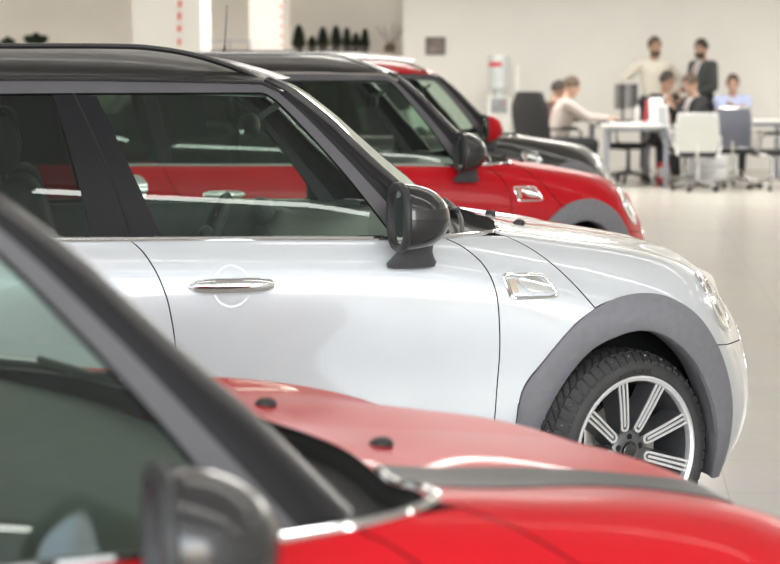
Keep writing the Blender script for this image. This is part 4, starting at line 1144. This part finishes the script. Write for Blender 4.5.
def office_chair(loc, heading, label, back='mesh_grey', frame='steel', style='cantilever', sc=1., back_h=.52, back_w=.46, group='office chairs around the desks'):
    """faces +x"""
    r = empty('office_chair', loc, heading, sc); tag(r, label, 'chair', group)
    b = MB(); b.box((.02, 0, .47), (.48, .48, .075), .035, seg=3); link('seat', b.mesh('seat'), [M['seat_black']], r)
    rows = []
    bx = lambda t: -.23 - .10 * t - .03 * math.sin(t * math.pi)
    for i in range(9):
        t = i / 8; wd = back_w * (.92 + .08 * math.sin(t * 3.14)) * (1 if style != 'high' else 1 - .25 * max(0, t - .75) / .25)
        rows.append([(bx(t) - .035 * (1 - (2 * j / 8 - 1) ** 2), (j / 8 - .5) * wd, .52 + back_h * t) for j in range(9)])
    th = .012 if style != 'high' else .07
    m = MB(); m.grid(rows); m.grid([[(x - th, y, z) for x, y, z in q] for q in rows], flip=True)
    edge = rows[0] + [q[-1] for q in rows[1:-1]] + rows[-1][::-1] + [q[0] for q in rows[1:-1]][::-1]
    n = len(edge); k = len(m.v); m.add([p for p in edge] + [(x - th, y, z) for x, y, z in edge], [(i, (i + 1) % n, (i + 1) % n + n, i + n) for i in range(n)])
    link('backrest', m.mesh('backrest'), [M[back]], r)
    m = MB(); m.tube([(x - th / 2, y, z) for x, y, z in edge], .014 if style != 'high' else .012, 8, closed=True)
    if style != 'high': m.tube([(-.05, 0, .43), (-.26, 0, .44), (-.30, 0, .60)], .018, 8)
    link('back_frame', m.mesh('back_frame'), [M[frame if style != 'high' else 'seat_black']], r)
    for s in (1, -1):
        m = MB(); m.tube([(bx(.35), s * back_w * .5, .70), (-.18, s * .285, .70), (.14, s * .285, .69), (.20, s * .285, .66), (.20, s * .285, .53), (.12, s * .26, .45), (.0, s * .2, .435)], .014, 8)
        a = link('armrest', m.mesh('armrest'), [M[frame if style != 'high' else 'seat_black']], r)
        m = MB(); m.box((0, s * .285, .715), (.24, .05, .022), .01); link('arm_pad', m.mesh('arm_pad'), [M['seat_black']], a)
    m = MB(); m.cyl((0, 0, .11), (0, 0, .44), .03, .022); link('gas_lift', m.mesh('gas_lift'), [M['steel' if style != 'high' else 'seat_black']], r)
    base = MB()
    for k in range(5):
        a = k * 2 * math.pi / 5 + .3; d = V2(a); base.tube([(d[0] * .02, d[1] * .02, .125), (d[0] * .30, d[1] * .30, .075)], [.028, .018], 8)
    bo = link('star_base', base.mesh('star_base'), [M['steel' if style != 'high' else 'seat_black']], r)
    for k in range(5):
        a = k * 2 * math.pi / 5 + .3; d = V2(a); m = MB(); c = Vector((d[0] * .30, d[1] * .30, .03)); t = Vector((-d[1], d[0], 0))
        m.cyl(c - t * .022, c + t * .022, .03, seg=14); m.cyl(c, c + Vector((0, 0, .05)), .008, seg=8); link('caster', m.mesh('caster'), [M['seat_black']], bo)
    return r


def V2(a): return (math.cos(a), math.sin(a))


def desk(c, lx, ly, h, heading, label):
    r = empty('office_desk', (c[0], c[1], 0), heading); tag(r, label, 'desk', 'white office desks')
    m = MB(); m.box((0, 0, h - .0175), (lx, ly, .035), .006); link('desk_top', m.mesh('desk_top'), [M['desk_top']], r)
    for sx in (1, -1):
        for sy in (1, -1):
            m = MB(); m.box((sx * (lx / 2 - .05), sy * (ly / 2 - .06), (h - .035) / 2), (.065, .065, h - .035), .006); link('leg', m.mesh('leg'), [M['desk_leg']], r)
    m = MB()
    for s in (1, -1): m.box((0, s * (ly / 2 - .06), h - .06), (lx - .12, .03, .05), .004)
    for s in (1,): m.box((s * (lx / 2 - .05), 0, h - .06), (.03, ly - .12, .05), .004)
    link('rail', m.mesh('rail'), [M['desk_leg']], r)
    return r


def monitor(p, z, heading, label):
    r = empty('monitor', (p[0], p[1], z), heading); tag(r, label, 'monitor', 'monitors on the desks')
    m = MB(); m.box((0, 0, .33), (.035, .54, .33), .012); link('shell', m.mesh('shell'), [M['monitor']], r)
    m = MB(); m.box((.0185, 0, .335), (.004, .51, .295), .001); link('screen', m.mesh('screen'), [M['screen']], r)
    m = MB(); m.box((-.03, 0, .011), (.20, .24, .022), .008); m.box((-.035, 0, .15), (.03, .06, .28), .008); link('stand', fuse(m, .008, 'stand', 1), [M['monitor']], r)
    return r


def mesh_thing(name, loc, b, mats, label, cat, group=None, heading=0):
    o = link(name, b.mesh(name), mats, None, loc, (0, 0, heading)); tag(o, label, cat, group); return o


YC = YAW   # heading of the image's horizontal axis
HR = lambda deg: YC + R(deg)   # 0 = facing image right, 90 = away, -90 = toward the camera

# desks
desk(at(627, 25.9, 0), .84, 2.0, .785, YC, 'white desk with grey legs beside the man in taupe')
desk(at(747, 26.85, 0), 1.0, .7, .80, YC, 'white desk under the arms of the man in pale blue')
# chairs
office_chair(at(551, 24.9, 0), HR(40), 'black high-backed chair behind the man in taupe', 'seat_black', 'seat_black', 'high', 1.06, .60, .54)
office_chair(at(628, 26.2, 0), HR(165), 'black chair with black base pushed under the desk', 'seat_black', 'seat_black', 'high', 1., .16, .42)
office_chair(at(687, 25.15, 0), HR(8), 'chair with pale grey mesh and white frame, side on at the desk end', 'mesh_light', 'white_frame', 'x', 1., .50, .46)
office_chair(at(697, 24.4, 0), HR(80), 'office chair with a white back and black seat', 'seat_white', 'white_frame', 'x', .95, .47, .52)
office_chair(at(736, 25.1, 0), HR(70), 'dark grey mesh chair with chrome frame beside the white-backed chair', 'mesh_grey', 'steel', 'x', .97, .50, .48)
office_chair(at(772, 24.6, 0), HR(165), 'dark mesh chair with chrome frame at the right edge', 'mesh_grey', 'steel', 'x', .97, .50, .48)
# on and by the desks
for px, D, lab in ((619, 26.1, 'left of the two monitors seen edge-on on the desk'), (631, 26.6, 'right of the two monitors seen edge-on on the desk')):
    monitor(at(px, D, 0), .785, HR(186), lab)
b = MB(); b.box((0, 0, .012), (.16, .42, .022), .006); mesh_thing('keyboard', tuple(at(603, 25.6, .785)), b, [M['keyboard']], 'black keyboard under the hands of the man in taupe', 'keyboard', None, YC)
b = MB(); b.lathe([(.001, 0), (.034, 0), (.036, .02), (.036, .15), (.028, .19), (.013, .215), (.013, .24), (.001, .24)], axis='z', seg=24)
mesh_thing('water_bottle', tuple(at(637, 25.5, .785)), b, [M['bottle']], 'pale bottle on the desk beside the monitors', 'bottle')
b = MB(); b.box((0, 0, .15), (.02, .08, .30), .004, rot=Matrix.Rotation(R(6), 4, 'Y')); mesh_thing('red_folder', tuple(at(646, 25.4, .785)), b, [M['red_paper']], 'red folder standing on the desk end', 'folder', None, YC)
b = MB(); b.box((0, 0, .16), (.17, .012, .33), .002, rot=Matrix.Rotation(R(-12), 4, 'X')); mesh_thing('paper_stand', tuple(at(656, 25.3, .79)), b, [M['paper']], 'white leaflet stand beside the red folder', 'stand', None, YC)
b = MB(); b.lathe([(.001, 0), (.03, 0), (.034, .09), (.030, .09), (.028, .01), (.001, .01)], axis='z', seg=20); mesh_thing('cup', tuple(at(722, 26.65, .80)), b, [M['paper']], 'white cup on the desk of the man in pale blue', 'cup')
r = empty('drawer_pedestal', at(706, 25.72, 0), YC); tag(r, 'white drawer pedestal on the floor just behind the white-backed chair', 'drawer unit')
b = MB(); b.box((0, 0, .30), (.46, .46, .52), .008); link('cabinet', b.mesh('cabinet'), [M['white_frame']], r)
for i in range(3):
    b = MB(); b.box((0, -.236, .13 + i * .17), (.43, .02, .155), .004); d_ = link('drawer', b.mesh('drawer'), [M['white_frame']], r)
    b = MB(); b.box((0, -.252, .17 + i * .17), (.16, .012, .012), .004); link('handle', b.mesh('handle'), [M['steel']], d_)
for sx in (1, -1):
    for sy in (1, -1): b = MB(); b.cyl((sx * .19 - .01, sy * .19, .022), (sx * .19 + .01, sy * .19, .022), .022, seg=12); b.cyl((sx * .19, sy * .19, .02), (sx * .19, sy * .19, .05), .008, seg=8); link('caster', b.mesh('caster'), [M['seat_black']], r)
b = MB(); b.box((0, 0, .14), (.14, .16, .28), .01); b.box((0, -.081, .16), (.142, .002, .12), 0, 1)
mesh_thing('carton', tuple(at(663, 25.6, 0)), b, [M['red_paper'], M['paper']], 'small red and white carton on the floor under the desk end', 'carton', None, YC)

# people
G = 'staff at the desks'
person(at(556, 25.5, 0), HR(6), 'seated man in a taupe shirt leaning over the desk, typing', G, True, .22, 0, (.60, -.13, .83), (.60, .10, .83), (0, .12, 0), 1.03, 'shirt_taupe', 'hair_brown')
person(at(546, 26.45, 0), HR(8), 'person in a brown jacket behind the man in taupe, arm on the desk', G, True, .20, 0, (.60, -.16, .86), (.55, .16, .86), (0, .05, 0), .98, 'brown_jacket', 'hair_dark', 'skin2')
person(at(652, 28.0, 0), HR(-78), 'standing bearded man in a cream sweater', G, False, 0, 0, (-.02, -.27, 1.02), (-.02, .27, 1.02), (0, .05, .1), 1.06, 'knit_cream', 'hair_brown', 'skin2', True, poler=(-.4, -.9, 0), polel=(-.4, .9, 0))
person(at(702, 28.05, 0), HR(-148), 'standing man in a dark suit, turned to the left', G, False, .03, 0, (.28, -.12, 1.12), (.26, .14, 1.08), (0, .08, .15), 1.045, 'suit_grey', 'hair_dark', 'skin2', True, suit=True)
person(at(660, 27.2, 0), HR(-58), 'seated dark-haired man in a black jacket and white collar', G, True, .12, 0, (.40, -.10, .95), (.40, .12, .95), (0, .15, .1), 1.06, 'suit', 'hair_dark', 'skin2', suit=True)
person(at(699, 26.4, 0), HR(-160), 'seated brown-haired man in a black jacket bending his head to the left', G, True, .16, 0, (.40, -.02, .98), (.40, .10, .92), (0, .25, .2), 1.04, 'suit', 'hair_brown', 'skin', suit=True)
person(at(731, 27.62, 0), HR(-100), 'seated man in a pale blue shirt with arms folded on the desk', G, True, .10, .1, (.38, .08, .90), (.38, .02, .92), (0, .05, -.1), 1.03, 'shirt_blue', 'hair_brown', 'skin')

# ------------------------------------------------------------------ wall things
r = empty('framed_picture', at(433.5, 28.6, 0)); r.location = (at(433.5, 29.6, 0).x, BY - .02, 1.535 + (64 - 46) / 2000 * 29.6); tag(r, 'small dark framed picture on the white wall', 'picture')
b = MB()
for c, s in (((0, 0, .118), (.29, .03, .022)), ((0, 0, -.118), (.29, .03, .022)), ((-.134, 0, 0), (.022, .03, .26)), ((.134, 0, 0), (.022, .03, .26))): b.box(c, s, .004)
link('frame', fuse(b, .006, 'frame', 0), [M['wood_frame']], r)
b = MB(); b.box((0, .004, 0), (.26, .01, .22)); link('picture', b.mesh('picture'), [M['picture']], r)
r = empty('water_cooler', at(498, 29.0, 0), YC, 1.07); tag(r, 'white water cooler with red label against the wall', 'water cooler')
b = MB(); b.box((0, 0, .50), (.34, .34, 1.0), .03); link('cabinet', b.mesh('cabinet'), [M['cooler']], r)
b = MB(); b.box((0, -.175, .98 - .10), (.22, .02, .20), .01); link('tap_panel', b.mesh('tap_panel'), [M['cooler_grey']], r)
for s in (-1, 1): b = MB(); b.cyl((s * .05, -.18, .92), (s * .05, -.235, .91), .014, seg=12); link('tap', b.mesh('tap'), [M['red_paper' if s > 0 else 'shirt_blue']], r)
b = MB(); b.lathe([(.001, 1.0), (.06, 1.0), (.06, 1.05), (.135, 1.10), (.14, 1.16), (.134, 1.20), (.14, 1.24), (.134, 1.29), (.14, 1.33), (.14, 1.50), (.12, 1.55), (.001, 1.555)], axis='z', seg=28); bo = link('bottle', b.mesh('bottle'), [M['water']], r)
b = MB(); b.add([(.143 * math.cos(a), .143 * math.sin(a), z) for z in (1.40, 1.46) for a in np.linspace(R(-165), R(-75), 12)], [(i, i + 1, i + 13, i + 12) for i in range(11)]); link('label_band', b.mesh('label_band'), [M['red_paper']], bo)
b = MB(); b.box((.24, .02, .75), (.09, .12, 1.5), .02); mesh_thing('cup_dispenser', tuple(at(500, 29.0, 0)), b, [M['cooler']], 'pale narrow cup column beside the water cooler', 'dispenser', None, YC)

# pillars with faded red vertical marks
def pillar(px0, px1, D, m, name, n):
    a, c = at(px0, D, 0), at(px1, D, 0); w_ = (c - a).length
    o = slab(name, ((a.x + c.x) / 2, (a.y + c.y) / 2 + .3, 2.3), (w_, .6, 4.6), m); return a, c
a, c = pillar(134, 203, 24.5, 'column', 'trim_1', 1)
sg = at(181.5, 24.46, 0)
b = MB(); rng = random.Random(3)
z = 1.62
while z < 2.5:
    hh = rng.uniform(.05, .09); b.box((rng.uniform(-.008, .008), 0, z + hh / 2), (rng.uniform(.035, .05), .004, hh), .001)
    z += hh + rng.uniform(.06, .10)
o = mesh_thing('pillar_marking', (sg.x, sg.y - .0, 0), b, [M['redpaint']], 'faded red vertical marking on the white pillar', 'marking'); 
a, c = pillar(250, 284, 27.2, 'column_pink', 'trim_2', 2)
sg = at(283, 27.1, 0)
b = MB(); z = 1.65
while z < 2.5:
    hh = rng.uniform(.03, .06); b.box((0, 0, z + hh / 2), (.03, .004, hh), .001); z += hh + .08
mesh_thing('pillar_marking', (sg.x, sg.y - .05, 0), b, [M['redpaint']], 'fainter red marking on the edge of the narrow pale pillar', 'marking')

# wall shelf with potted plants
SZ = 1.535 + (64 - 52) / 2000 * 29.9
def shelf(px0, px1, label, D=29.9, z=SZ):
    a, c = at(px0, D, z), at(px1, D, z); r = empty('wall_shelf', ((a.x + c.x) / 2, (a.y + c.y) / 2, z)); r.rotation_euler.z = math.atan2(c.y - a.y, c.x - a.x)
    tag(r, label, 'shelf', None); w_ = (c - a).length
    b = MB(); b.box((0, .06, -.02), (w_, .34, .04), .006); link('board', b.mesh('board'), [M['wood']], r)
    for s in (-1, 1): b = MB(); b.box((s * (w_ / 2 - .12), .12, -.10), (.03, .22, .14), .006); link('bracket', b.mesh('bracket'), [M['desk_leg']], r)
    return r
shelf(284, 401, 'long wall shelf in the recess carrying the plants')
shelf(-14, 132, 'left wall shelf above the near roof')
def plant(px, h, w, label, D=29.9, group='dark potted plants on the long shelf', seed=0, pointed=True):
    rg = random.Random(seed); p = at(px, D, SZ); r = empty('potted_plant', p); tag(r, label, 'plant', group)
    ph = .08
    b = MB(); b.lathe([(.001, 0), (.055, 0), (.07, ph), (.062, ph), (.055, .02), (.001, .02)], axis='z', seg=20); link('pot', b.mesh('pot'), [M['pot']], r)
    b = MB(); b.tube([(0, 0, .02), (.004, 0, h * .6)], [.008, .004], 6); link('stem', b.mesh('stem'), [M['twig']], r)
    b = MB()
    for i in range(420):
        t = rg.random() ** .8; z = ph * .8 + (h - ph * .8) * t; rad = w * .5 * ((1 - t) ** .7 if pointed else math.sin(min(1, t * 1.1 + .15) * 3.0)) ; a = rg.uniform(0, 6.283)
        c = Vector((rad * .5 * math.cos(a), rad * .5 * math.sin(a), z)); d = Vector((math.cos(a), math.sin(a), rg.uniform(.3, 1.2))).normalized(); s_ = Vector((-math.sin(a), math.cos(a), 0)); L = .04 + rad * .5
        b.add([c, c + d * L * .5 + s_ * L * .3, c + d * L, c + d * L * .5 - s_ * L * .3], [(0, 1, 2, 3)])
    link('foliage', b.mesh('foliage', 1, 180), [M['leaf']], r)
spots = [(299, .38, .24, 'first pointed plant from the pale pillar, broad'), (312, .21, .13, 'short thin plant between the two broad pointed plants'), (323, .35, .20, 'pointed plant right of the short thin one'), (336, .37, .20, 'middle pointed plant in the row, close to its neighbours'), (347, .34, .14, 'slim pointed plant right of the middle one'), (356, .26, .14, 'low bushy plant between the slim pointed ones'), (365, .33, .14, 'last slim pointed plant before the twigs')]
for i, (px, h, w_, lab) in enumerate(spots): plant(px, h, w_, 'dark ' + lab, seed=i)
plant(36, .26, .40, 'dark round bushy plant on the left wall shelf', seed=20, group=None, pointed=False)
plant(8, .20, .22, 'small dark plant at the left end of the wall shelf', seed=21, group=None, pointed=False)
r = empty('twig_vase', at(390, 29.9, SZ)); tag(r, 'vase of dry branching twigs at the right end of the long shelf', 'vase')
b = MB(); b.lathe([(.001, 0), (.07, 0), (.10, .05), (.07, .11), (.04, .13), (.035, .13), (.06, .10), (.001, .02)], axis='z', seg=20); link('vase', b.mesh('vase'), [M['twig']], r)
for a, L in ((-.9, .34), (-.4, .30), (.15, .34), (.6, .32), (1.0, .30)):
    b = MB(); e = Vector((math.sin(a) * L * .75, 0, .1 + math.cos(a * .6) * L)); b.tube([(0, 0, .05), e * .5 + Vector((.01, 0, .02)), e], [.008, .006, .003], 6); b.tube([e * .6, e * .8 + Vector((.06 * (1 if a > 0 else -1), 0, .08))], [.005, .002], 6); link('twig', b.mesh('twig'), [M['twig']], r)
# thin rack standing behind the second roof
r = empty('display_rack', at(231, 27.2, 0), 0); tag(r, 'thin metal display rack in front of the beige wall', 'rack')
b = MB()
for x in (-.27, .0, .27): b.tube([(x, 0, 0), (x, 0, 1.86)], .012, 8)
link('upright', fuse(b, .012, 'upright', 0) if False else b.mesh('upright'), [M['desk_leg']], r)
b = MB(); b.tube([(-.27, 0, 1.85), (.27, 0, 1.85)], .014, 8); link('top_bar', b.mesh('top_bar'), [M['desk_leg']], r)
b = MB(); b.tube([(-.27, 0, 1.70), (.27, 0, 1.70)], .012, 8); link('lower_bar', b.mesh('lower_bar'), [M['desk_leg']], r)
